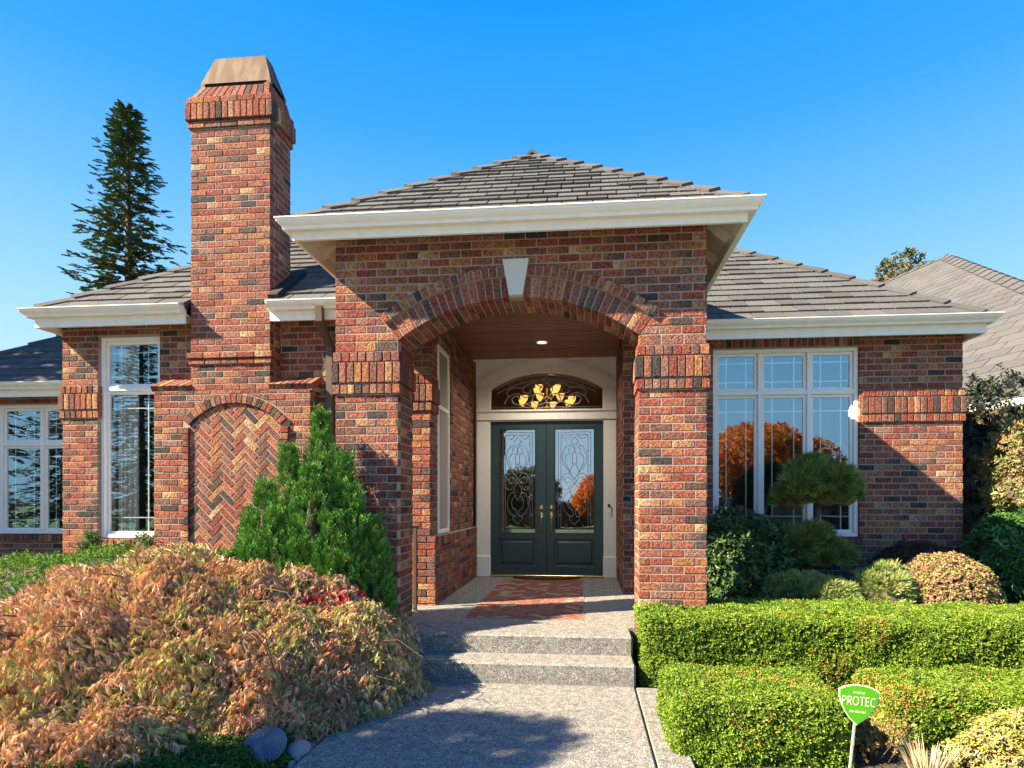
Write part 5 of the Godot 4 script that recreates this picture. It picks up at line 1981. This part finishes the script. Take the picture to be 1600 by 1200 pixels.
func build_plants() -> void:
	weeping_maple()
	juniper()
	cloud_pine()
	rng.seed = 808
	var box := [sprig(13, 0.0165, 0.0100, 0.030), sprig(12, 0.0150, 0.0092, 0.028), sprig(9, 0.019, 0.011, 0.034)]
	var greens := [Color(0.17, 0.29, 0.020), Color(0.13, 0.235, 0.018), Color(0.24, 0.35, 0.030), Color(0.09, 0.175, 0.016)]
	var sallow := [Color(0.36, 0.25, 0.05), Color(0.34, 0.33, 0.05), Color(0.30, 0.15, 0.04)]
	var patch := noise(66, 1.3, FastNoiseLite.TYPE_SIMPLEX, 2)
	hedge("boxwood_hedge", "long clipped green box hedge in front of the right-hand window wall", Vector3(0.50, -0.37, -0.42), Vector3(6.6, 0.205, 0.52), 5600.0, box, greens, sallow, func(p: Vector3) -> float: return clampf(patch.get_noise_3dv(p) * 0.5 - 0.06, 0.01, 0.4) + (0.35 if p.distance_to(Vector3(2.3, 0.15, 0.5)) < 0.14 else 0.0), "clipped box hedges")
	hedge("boxwood_hedge", "square-cut box shrub at the corner of the path, left of the green shield sign", Vector3(0.545, -0.40, 1.12), Vector3(1.545, -0.005, 1.86), 8200.0, box, greens, sallow, func(p: Vector3) -> float: return clampf(patch.get_noise_3dv(p * 1.5) * 0.6 - 0.02, 0.02, 0.5), "clipped box hedges")
	hedge("boxwood_hedge", "lower box hedge with browned end behind the green shield sign", Vector3(1.93, -0.40, 0.95), Vector3(4.6, -0.035, 1.55), 6500.0, box, greens, sallow, func(p: Vector3) -> float: return 0.42 if p.x < 2.06 + 0.25 * patch.get_noise_3dv(p * 2.0) else 0.06, "clipped box hedges")
	var gold := [sprig(11, 0.025, 0.016, 0.045), sprig(10, 0.022, 0.014, 0.04)]
	shrub("golden_shrub", "yellow-green rounded shrub in the near right corner", "shrub", Vector3(2.60, -0.40, 1.88), [[Vector3(0, 0.04, 0), Vector3(0.48, 0.34, 0.38)], [Vector3(0.35, 0.10, 0.0), Vector3(0.45, 0.38, 0.40)]], 8200, gold, [Color(0.36, 0.37, 0.06), Color(0.42, 0.40, 0.11), Color(0.26, 0.29, 0.05), Color(0.38, 0.28, 0.13), Color(0.48, 0.42, 0.2)], 0.22)
	blades("dry_grass", "pale dry grass tuft beside the foot of the green sign", Vector3(1.86, -0.40, 2.02), 150, 0.30, 0.006, [Color(0.60, 0.50, 0.30), Color(0.66, 0.58, 0.40), Color(0.48, 0.38, 0.2)], 0.55, "leaf", 0.15, "grass")
	# thin bare twigs between the clipped shrubs
	var tw := thing("bare_twig_shrub", "leggy grey-brown twigs with few leaves between the box shrub and the sign", "shrub", Vector3(1.70, -0.39, 1.62))
	var ways := []
	for i in 60:
		var a := rng.randf() * TAU
		var p := Vector3(cos(a), 0, sin(a)) * rng.randf_range(0.0, 0.16)
		var q := p * 1.5 + Vector3(rng.randf_range(-0.1, 0.1), rng.randf_range(0.14, 0.27), rng.randf_range(-0.1, 0.1))
		ways.append([p, (p + q) / 2 + rand_dir() * 0.03, q])
	twigs(tw, "stem", ways, 0.0035, 0.0018)
	var tp := []
	var tc := PackedColorArray()
	for i in 420:
		var wy: Array = ways[rng.randi() % ways.size()]
		tp.append(Transform3D(turned(Vector3.UP + rand_dir(), rng.randf_range(0.6, 1.0)), (wy[1] as Vector3).lerp(wy[2], rng.randf()) + rand_dir() * 0.04))
		tc.append(pick([Color(0.42, 0.30, 0.14), Color(0.5, 0.42, 0.2), Color(0.35, 0.2, 0.06), Color(0.25, 0.28, 0.06)]))
	mass(tw, "foliage", box[0], tp, tc)
	# behind the long hedge
	var broad := [with_mat(sprig(9, 0.075, 0.030, 0.10), "gloss_leaf"), with_mat(sprig(8, 0.068, 0.028, 0.09), "gloss_leaf")]
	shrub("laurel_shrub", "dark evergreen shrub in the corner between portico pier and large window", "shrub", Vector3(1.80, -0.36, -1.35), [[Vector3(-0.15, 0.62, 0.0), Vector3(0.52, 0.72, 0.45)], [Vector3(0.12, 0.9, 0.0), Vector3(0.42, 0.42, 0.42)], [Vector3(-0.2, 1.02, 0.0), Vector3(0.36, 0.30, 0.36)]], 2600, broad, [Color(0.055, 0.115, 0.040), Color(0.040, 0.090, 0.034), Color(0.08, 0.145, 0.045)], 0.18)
	var mugo := [tuft(22, 0.070, 0.007, 0.9), tuft(20, 0.060, 0.007, 1.1)]
	shrub("mugo_pine", "shaded round dwarf pine between the dark evergreen and the bent pine trunk", "shrub", Vector3(2.20, -0.36, -0.86), [[Vector3(0, 0.51, 0), Vector3(0.36, 0.27, 0.30)]], 800, mugo, [Color(0.24, 0.34, 0.09), Color(0.32, 0.40, 0.13), Color(0.16, 0.26, 0.06), Color(0.40, 0.42, 0.18)], 0.15, 0.4, "dwarf pines behind the hedge")
	shrub("mugo_pine", "smaller sunlit dwarf pine behind the long hedge, left of its taller twin", "shrub", Vector3(2.44, -0.36, -0.64), [[Vector3(0, 0.49, 0), Vector3(0.28, 0.26, 0.24)]], 800, mugo, [Color(0.24, 0.34, 0.09), Color(0.32, 0.40, 0.13), Color(0.16, 0.26, 0.06), Color(0.40, 0.42, 0.18)], 0.15, 0.4, "dwarf pines behind the hedge")
	shrub("mugo_pine", "sunlit dwarf pine beside the pinkish round barberry", "shrub", Vector3(3.00, -0.36, -0.74), [[Vector3(0, 0.57, 0), Vector3(0.30, 0.30, 0.26)]], 800, mugo, [Color(0.24, 0.34, 0.09), Color(0.32, 0.40, 0.13), Color(0.16, 0.26, 0.06), Color(0.40, 0.42, 0.18)], 0.15, 0.4, "dwarf pines behind the hedge")
	var small := [sprig(11, 0.024, 0.016, 0.04), sprig(10, 0.022, 0.015, 0.038)]
	shrub("barberry_ball", "round clipped barberry with pinkish tan leaves behind the hedge", "shrub", Vector3(3.60, -0.36, -0.80), [[Vector3(0, 0.57, 0), Vector3(0.47, 0.42, 0.42)]], 5600, small, [Color(0.36, 0.24, 0.13), Color(0.40, 0.30, 0.17), Color(0.27, 0.25, 0.07), Color(0.33, 0.30, 0.10), Color(0.36, 0.18, 0.12)], 0.10)
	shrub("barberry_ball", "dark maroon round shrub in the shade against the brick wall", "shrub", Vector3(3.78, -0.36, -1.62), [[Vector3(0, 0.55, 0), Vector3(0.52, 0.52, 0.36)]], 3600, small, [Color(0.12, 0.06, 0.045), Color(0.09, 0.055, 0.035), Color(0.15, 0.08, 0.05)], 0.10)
	shrub("laurel_shrub", "glossy green leafy shrub at the right edge below the paler bush", "shrub", Vector3(5.15, -0.36, -1.75), [[Vector3(0, 0.62, 0), Vector3(0.70, 0.72, 0.55)], [Vector3(-0.3, 0.9, 0.05), Vector3(0.42, 0.42, 0.40)], [Vector3(0.3, 1.05, 0.0), Vector3(0.5, 0.42, 0.45)]], 3200, broad, [Color(0.075, 0.19, 0.045), Color(0.10, 0.25, 0.06), Color(0.05, 0.13, 0.035)], 0.15)
	shrub("pieris_shrub", "tall pale-leaved shrub with hanging olive and cream foliage at the right edge", "shrub", Vector3(5.62, -0.36, -2.30), [[Vector3(0, 1.95, 0), Vector3(0.62, 0.62, 0.5)], [Vector3(-0.22, 1.65, 0.1), Vector3(0.42, 0.42, 0.4)], [Vector3(0.3, 2.3, 0.0), Vector3(0.5, 0.5, 0.45)], [Vector3(0.1, 1.3, 0.0), Vector3(0.3, 0.4, 0.3)]], 3000, [sprig(10, 0.062, 0.022, 0.09), sprig(9, 0.055, 0.02, 0.08)], [Color(0.24, 0.25, 0.09), Color(0.34, 0.32, 0.14), Color(0.16, 0.18, 0.06), Color(0.30, 0.20, 0.09)], 0.3, -0.3)
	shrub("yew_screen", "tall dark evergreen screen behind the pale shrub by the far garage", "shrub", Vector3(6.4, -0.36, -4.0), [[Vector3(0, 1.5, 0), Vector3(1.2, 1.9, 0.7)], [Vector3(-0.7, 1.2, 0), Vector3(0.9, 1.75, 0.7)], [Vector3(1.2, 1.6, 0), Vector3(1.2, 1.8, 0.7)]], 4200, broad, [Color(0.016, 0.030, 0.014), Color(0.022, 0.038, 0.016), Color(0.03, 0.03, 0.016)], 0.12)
	# left bed
	var heath := [sprig(12, 0.020, 0.010, 0.05, 0.6), sprig(12, 0.018, 0.009, 0.05, 0.6)]
	shrub("heather_mound", "bright green low mound under the left windows", "shrub", Vector3(-5.95, -0.22, -0.45), [[Vector3(0, 0.28, 0), Vector3(1.15, 0.50, 0.60)], [Vector3(0.75, 0.40, -0.05), Vector3(0.70, 0.46, 0.5)], [Vector3(-0.9, 0.15, 0.1), Vector3(0.9, 0.42, 0.5)]], 9000, heath, [Color(0.15, 0.30, 0.025), Color(0.12, 0.25, 0.02), Color(0.19, 0.35, 0.04)], 0.08, 1.0)
	var stripe := [Color(0.10, 0.20, 0.05), Color(0.13, 0.25, 0.06), Color(0.50, 0.55, 0.42), Color(0.07, 0.15, 0.04)]
	for e in [["leftmost strappy lily clump below the green mound", -5.55, 0.28], ["middle strappy lily clump between green mound and maple", -5.05, 0.22], ["strappy lily clump nearest the maple's left shoulder", -4.62, 0.12]]:
		blades("strap_lily", e[0] + " with cream-edged leaves", Vector3(e[1] + 0.20, -0.02, e[2] - 0.1), 56, 0.60, 0.040, stripe, 0.9, "gloss_leaf", 0.45, "plant", "strap-leaved plants in the left bed")
	shrub("leafy_sapling", "thin upright leafy sprouts under the sill of the tall left window", "shrub", Vector3(-5.45, -0.36, -0.95), [[Vector3(-0.30, 0.92, 0), Vector3(0.13, 0.26, 0.13)], [Vector3(0.02, 0.86, 0), Vector3(0.20, 0.18, 0.14)], [Vector3(0.35, 0.92, 0), Vector3(0.12, 0.24, 0.12)], [Vector3(0.0, 0.6, 0), Vector3(0.6, 0.25, 0.2)]], 1100, [sprig(9, 0.045, 0.016, 0.07), sprig(8, 0.04, 0.015, 0.06)], [Color(0.12, 0.20, 0.04), Color(0.17, 0.26, 0.06), Color(0.08, 0.15, 0.03)], 0.4, 0.6)
	# ground cover by the path
	var gp := []
	var gc := PackedColorArray()
	for i in 14000:
		var z := rng.randf_range(0.55, 2.75)
		var x := -1.70 - absf(rng.randfn(0.0, 0.55)) if i % 2 == 0 else rng.randf_range(-5.0, -1.7)
		gp.append(Transform3D(turned(Vector3.UP + rand_dir() * 0.9, rng.randf_range(0.7, 1.2)), Vector3(x, -0.365 + 0.09 * minf(1.0, (-1.66 - x) * 4.0) + 0.03 * patch.get_noise_2d(x * 3, z * 3) + rng.randf_range(-0.02, 0.02), z)))
		gc.append(pick([Color(0.06, 0.14, 0.02), Color(0.09, 0.19, 0.025), Color(0.045, 0.10, 0.018)], 0.3))
	mass(self, "ground_cover", box[1], gp, gc)
	var o := get_node("ground_cover")
	o.set_meta("label", "dark green creeping ground cover along the left edge of the path")
	o.set_meta("category", "ground cover")
	# the pebbles that edge it
	for i in 26:
		var z := 0.72 + i * 0.058 + rng.randf_range(-0.015, 0.015)
		var big := rng.randf_range(0.018, 0.034)
		var mb := MB.new()
		var gy := rng.randf_range(0.12, 0.30)
		mb.col = Color(gy, gy * 0.97, gy * 0.93)
		mb.ball(Vector3.ZERO, Vector3(big * rng.randf_range(0.8, 1.2), big * 0.8, big * rng.randf_range(1.0, 1.4)), 6, 9, 0.08, rng)
		var pe := part(self, "edge_pebble", mb.commit(M.pebble), Transform3D(Basis(Vector3.UP, rng.randf() * TAU), Vector3(-1.665 - rng.randf_range(0.0, 0.03), -0.365 + big * 0.6, z)))
		tag(pe, "small grey pebble in the row along the path's left edge", "pebble", "edging pebbles")
	var rock := MB.new()
	rock.col = Color(0.30, 0.28, 0.27)
	rock.ball(Vector3.ZERO, Vector3(0.075, 0.055, 0.10), 9, 14, 0.05, rng)
	var rk := part(self, "edge_rock", rock.commit(M.pebble), Transform3D(Basis(Vector3.UP, 0.4), Vector3(-1.715, -0.335, 1.98)))
	tag(rk, "fist-sized mottled rock beside the fluted garden lamp", "rock")

func build_garden_things() -> void:
	# path lamp with a fluted shade, seen from above
	var l := thing("path_lamp", "garden lamp with a round blue-grey fluted shade at the path's left edge", "lamp", Vector3(-1.86, -0.37, 2.10))
	var st := MB.new()
	st.tube([Vector3(0, -0.05, 0), Vector3(0.01, 0.10, 0.01)], 0.012, 0.012, 8)
	part(l, "stem", st.commit(M.dark_metal))
	var sh := MB.new()
	sh.xf = Transform3D(Basis(Vector3(1, 0, -0.3).normalized(), 0.62), Vector3(0.0, 0.11, 0.0))
	var n := 72
	for k in n:
		var a := TAU * k / n
		var b := TAU * (k + 1) / n
		var r := 0.122
		var rise := 0.004 if k % 2 == 0 else -0.001
		var rise2 := 0.004 if (k + 1) % 2 == 0 else -0.001
		var da := Vector3(cos(a), 0, sin(a))
		var db := Vector3(cos(b), 0, sin(b))
		sh.quad(Vector3(0, 0.034, 0), da * r * 0.5 + Vector3(0, 0.024 + rise, 0), db * r * 0.5 + Vector3(0, 0.024 + rise2, 0), Vector3(0, 0.034, 0), Vector3.UP)
		sh.quad(da * r * 0.5 + Vector3(0, 0.024 + rise, 0), da * r + Vector3(0, rise * 1.6, 0), db * r + Vector3(0, rise2 * 1.6, 0), db * r * 0.5 + Vector3(0, 0.024 + rise2, 0), Vector3.UP)
		sh.quad(da * r + Vector3(0, rise * 1.6, 0), da * r * 0.98 - Vector3(0, 0.012, 0), db * r * 0.98 - Vector3(0, 0.012, 0), db * r + Vector3(0, rise2 * 1.6, 0), da)
	part(l, "shade", sh.commit(M.fluted_metal))
	# shield-shaped yard sign
	var s := thing("yard_sign", "green shield-shaped security sign on a pale stake in the right-hand bed", "sign", Vector3(1.455, -0.42, 2.0))
	s.rotation.z = -0.10
	var stake := MB.new()
	stake.box(Vector3(0, 0.19, -0.008), Vector3(0.014, 0.40, 0.008), 0.002)
	part(s, "stake", stake.commit(M.galvanised))
	var shape := func(k: float) -> PackedVector2Array:
		var pts := PackedVector2Array()
		var half := [[0.0, 0.112], [0.035, 0.110], [0.075, 0.100], [0.108, 0.082], [0.106, 0.045], [0.094, 0.005], [0.072, -0.038], [0.040, -0.080], [0.0, -0.112]]
		for p in half:
			pts.append(Vector2(p[0], p[1]) * k)
		for i in range(half.size() - 2, 0, -1):
			pts.append(Vector2(-half[i][0], half[i][1]) * k)
		return pts
	var up := Transform3D(Basis(Vector3(0, 0, 1), 0.02), Vector3(0.004, 0.468, 0))
	var rim := MB.new()
	rim.extrude(shape.call(1.0), -0.003, 0.003)
	part(s, "border", rim.commit(M.sign_white), up)
	var face := MB.new()
	face.extrude(shape.call(0.945), 0.003, 0.0045)
	part(s, "face", face.commit(M.sign_green), up)
	var font := SystemFont.new()
	font.font_names = PackedStringArray(["Droid Sans"])
	for w in [["SECURED BY", 0.068, 0.0115, 0.064], ["PROTEC", 0.022, 0.049, 0.176], ["800-480-2964", -0.037, 0.0125, 0.086]]:
		var tm := TextMesh.new()
		tm.font = font
		tm.text = w[0]
		tm.font_size = 32
		tm.depth = 0.02
		tm.pixel_size = 0.01
		tm.material = M.sign_white
		var bb := tm.get_aabb()
		var sc: float = w[3] / maxf(bb.size.x, 0.01)
		var sy: float = w[2] / maxf(bb.size.y, 0.01)
		var o := MeshInstance3D.new()
		o.mesh = tm
		o.transform = up * Transform3D(Basis.IDENTITY.scaled(Vector3(sc, sy, 0.06)), Vector3(-bb.get_center().x * sc, w[1] - bb.get_center().y * sy, 0.0052))
		call_it(o, "lettering", s)

func build_garage() -> void:
	var a := deg_to_rad(21.0)
	var e := Vector3(-sin(a), 0, -cos(a))
	var p := 0.8
	var g := thing("garage", "far garage wing with a broad pale grey slate-look hipped roof, at the right", "building")
	var frame := slope_frame(Vector3(6.126, 2.642, -4.0), -e, p)
	var k := sqrt(1 + p * p)
	TILE_TONES = [Color(0.128, 0.135, 0.145), Color(0.118, 0.125, 0.135), Color(0.138, 0.145, 0.154)]
	var face := PackedVector2Array([Vector2(-12, 0), Vector2(2.6, 0), Vector2(-6.2, 7.04 * k), Vector2(-12, 7.04 * k)])
	tile_face(g, frame, face, 0.26, 0.52, 0.018, 1.0, 300)
	var apex := frame * Vector3(-6.2, 7.04 * k, 0)
	var foot := frame * Vector3(2.6, 0, 0)
	var far := frame * Vector3(-12, 7.04 * k, 0)
	var n0 := frame.basis.z
	var flat_g := Vector3(cos(a), 0, -sin(a))
	var n1 := (Vector3.UP - e * p).normalized()
	var n2 := (Vector3.UP + flat_g * p).normalized()
	caps(g, foot, apex, n0, n1, 0.42, 0.22)
	caps(g, apex, far, n0, n2, 0.42, 0.2)
	# front hip slope and the walls below
	var h := MB.new()
	h.quad(foot, apex, apex + flat_g * 7.0 + Vector3.DOWN * 7.0 * p, foot + flat_g * 14.4, n1)
	part(g, "front_slope", h.commit(M.dark_metal))
	var w := MB.new()
	w.xf = Transform3D(Basis(flat_g, Vector3.UP, -e), Vector3(6.126, 0, -4.0))
	w.box(Vector3(4.3, 1.1, -5.2), Vector3(8.0, 3.0, 12.0))
	part(g, "wall", w.commit(M.brick_plain))
	var gt := MB.new()
	gt.xf = w.xf
	gt.box(Vector3(-0.02, 2.60, -5.2), Vector3(0.12, 0.12, 12.6), 0.02)
	part(g, "gutter", gt.commit(M.trim_paint))

func build_trees() -> void:
	fir("tall dark fir rising behind the left roof, clear of the chimney", Vector3(-16.3, -0.4, -14.0), 15.9, 3.0, 3.0, 901, "firs behind the house", 1.0)
	fir("fir mostly hidden behind the chimney stack", Vector3(-13.2, -0.4, -15.5), 14.9, 2.5, 3.0, 902, "firs behind the house", 1.25)
	broadleaf("garden_tree", "sparse olive-green treetop showing above the garage roof", Vector3(16.4, -0.4, -26.0), [[Vector3(0, 12.0, 0), Vector3(1.5, 2.6, 1.3)], [Vector3(-0.8, 11.4, 0), Vector3(1.2, 2.0, 1.2)], [Vector3(0.8, 11.4, 0), Vector3(1.2, 2.0, 1.2)]], 1500, 0.16, [Color(0.07, 0.10, 0.03), Color(0.12, 0.12, 0.035), Color(0.16, 0.11, 0.04)], 903)
	broadleaf("garden_tree", "russet treetop at the right edge beyond the garage roof", Vector3(22.3, -0.4, -24.0), [[Vector3(0, 9.9, 0), Vector3(2.0, 1.8, 1.6)]], 1800, 0.16, [Color(0.30, 0.14, 0.05), Color(0.36, 0.19, 0.07)], 904)
	# trees on the street side, behind the camera: mirrored in the windows and shading the far left wing
	fir("fir beyond the left edge that shades the far left wing", Vector3(-14.2, -0.4, -0.5), 15.0, 2.7, 1.5, 910, "street-side trees", 1.1)
	broadleaf("green_tree", "small tree left of the camera whose crown shades the near path", Vector3(-7.25, -0.4, 4.6), [[Vector3(0, 5.4, -0.15), Vector3(0.55, 0.60, 0.55)], [Vector3(-0.3, 5.2, 0.4), Vector3(0.7, 0.7, 0.7)], [Vector3(0.1, 4.85, 0.55), Vector3(0.7, 0.6, 0.7)]], 2200, 0.08, [Color(0.07, 0.12, 0.03), Color(0.1, 0.14, 0.035)], 911, "street-side trees")
	var spots := [[-23.0, 20.0, 13.0], [-26.5, 19.0, 15.0], [-30.5, 21.0, 16.0], [-35.0, 19.0, 15.0], [-20.0, 24.0, 9.0]]
	for i in spots.size():
		fir("street-side fir %s" % ["nearest the middle of the road", "second along the road", "third along the road", "farthest along the road", "set back and shorter than the rest"][i], Vector3(spots[i][0], -0.4, spots[i][1]), spots[i][2], 2.6, 0.8, 920 + i, "street-side trees", 1.5)
	var orange := [Color(0.78, 0.30, 0.04), Color(0.82, 0.40, 0.06), Color(0.62, 0.19, 0.03), Color(0.78, 0.48, 0.10)]
	broadleaf("autumn_maple", "orange autumn maple across the street, mirrored in the large window", Vector3(8.4, -0.4, 20.0), [[Vector3(0, 3.6, 0), Vector3(2.4, 1.9, 2.0)], [Vector3(-2.0, 3.0, 0), Vector3(1.8, 1.5, 1.6)], [Vector3(2.4, 3.2, 0), Vector3(2.0, 1.6, 1.6)], [Vector3(1.0, 4.3, 0), Vector3(1.4, 1.2, 1.4)]], 5200, 0.13, orange, 930, "street-side trees")
	broadleaf("autumn_maple", "smaller orange maple across the street, mirrored in the right door", Vector3(1.1, -0.4, 22.0), [[Vector3(0, 2.0, 0), Vector3(1.5, 1.3, 1.3)], [Vector3(-0.8, 1.6, 0), Vector3(1.0, 0.9, 1.0)], [Vector3(0.9, 1.9, 0), Vector3(1.2, 1.0, 1.1)]], 3000, 0.12, orange, 931, "street-side trees")
	broadleaf("green_tree", "dark green tree across the street, mirrored in the left door", Vector3(-3.6, -0.4, 24.0), [[Vector3(0, 2.2, 0), Vector3(2.2, 1.6, 1.6)], [Vector3(-2.2, 2.0, 0), Vector3(1.8, 1.4, 1.5)]], 3200, 0.13, [Color(0.05, 0.09, 0.03), Color(0.08, 0.11, 0.03), Color(0.12, 0.10, 0.04)], 932, "street-side trees")
	shrub("street_hedge", "dark hedge along the far side of the street, mirrored low in the windows", "hedge", Vector3(8.0, -0.4, 17.0), [[Vector3(-10, 0.6, 6), Vector3(4.5, 0.9, 0.8)], [Vector3(-4, 0.8, 0), Vector3(3.5, 1.1, 0.8)], [Vector3(1, 0.9, 0), Vector3(3.5, 1.2, 0.8)], [Vector3(5, 0.8, 0), Vector3(3.5, 1.1, 0.8)]], 3000, [sprig(9, 0.12, 0.06, 0.16)], [Color(0.02, 0.035, 0.015), Color(0.03, 0.045, 0.018)], 0.1)

func _ready() -> void:
	rng.seed = 11
	# camera: level, turned a little to the left, lens shifted up
	var cam := Camera3D.new()
	cam.name = "camera"
	cam.projection = Camera3D.PROJECTION_FRUSTUM
	cam.near = 0.05
	cam.far = 600.0
	cam.size = 0.05 * 1200.0 / 900.0
	cam.frustum_offset = Vector2(-33.0, 184.0) / 900.0 * 0.05
	cam.position = Vector3(0, 1.165, 5.32)
	cam.rotation.y = atan(0.088)
	add_child(cam)
	cam.current = true
	# clear autumn sky and low sun from the left
	var bands := [[-90.0, Color(0.06, 0.07, 0.05)], [-6.0, Color(0.10, 0.11, 0.10)], [0.0, Color(0.29, 0.36, 0.42)], [9.0, Color(0.215, 0.325, 0.415)], [17.0, Color(0.128, 0.265, 0.405)], [24.0, Color(0.066, 0.205, 0.39)], [32.0, Color(0.020, 0.152, 0.375)], [42.0, Color(0.0030, 0.118, 0.365)], [60.0, Color(0.0015, 0.080, 0.29)], [90.0, Color(0.001, 0.060, 0.23)]]
	var im := Image.create(512, 512, false, Image.FORMAT_RGBF)
	for row_i in 512:
		var el := 90.0 - (row_i + 0.5) / 512.0 * 180.0
		var tint: Color = bands[bands.size() - 1][1]
		for k in bands.size() - 1:
			if el <= bands[k + 1][0]:
				var t: float = (el - bands[k][0]) / (bands[k + 1][0] - bands[k][0])
				tint = (bands[k][1] as Color).lerp(bands[k + 1][1], t)
				break
		im.fill_rect(Rect2i(0, row_i, 512, 1), tint)
	var sm := PanoramaSkyMaterial.new()
	sm.panorama = ImageTexture.create_from_image(im)
	sm.energy_multiplier = 0.68
	var sky := Sky.new()
	sky.sky_material = sm
	var env := Environment.new()
	env.background_mode = Environment.BG_SKY
	env.sky = sky
	env.ambient_light_source = Environment.AMBIENT_SOURCE_SKY
	env.tonemap_mode = Environment.TONE_MAPPER_LINEAR
	env.tonemap_exposure = 4.2
	env.sdfgi_enabled = true
	env.ssao_enabled = true
	env.ssil_enabled = true
	var we := WorldEnvironment.new()
	we.name = "environment"
	we.environment = env
	add_child(we)
	var sun := DirectionalLight3D.new()
	sun.name = "sun"
	sun.light_color = Color(1.0, 0.91, 0.77)
	sun.light_energy = 1.6
	sun.light_angular_distance = 0.5
	sun.shadow_enabled = true
	add_child(sun)
	sun.look_at_from_position(Vector3(-10, 8.5, 4.07), Vector3.ZERO, Vector3.UP)
	make_materials()
	var bp := mat("brick_plain", lin(0.26, 0.09, 0.065), 0.9)
	tri_map(bp, Vector3(2, 2, 2), (M.brick as StandardMaterial3D).albedo_texture)
	make_palette()
	print("materials ", Time.get_ticks_msec())
	build_ground()
	build_house()
	build_garage()
	print("house ", Time.get_ticks_msec())
	build_porch_things()
	build_garden_things()
	build_plants()
	print("plants ", Time.get_ticks_msec())
	build_trees()
	print("trees ", Time.get_ticks_msec())
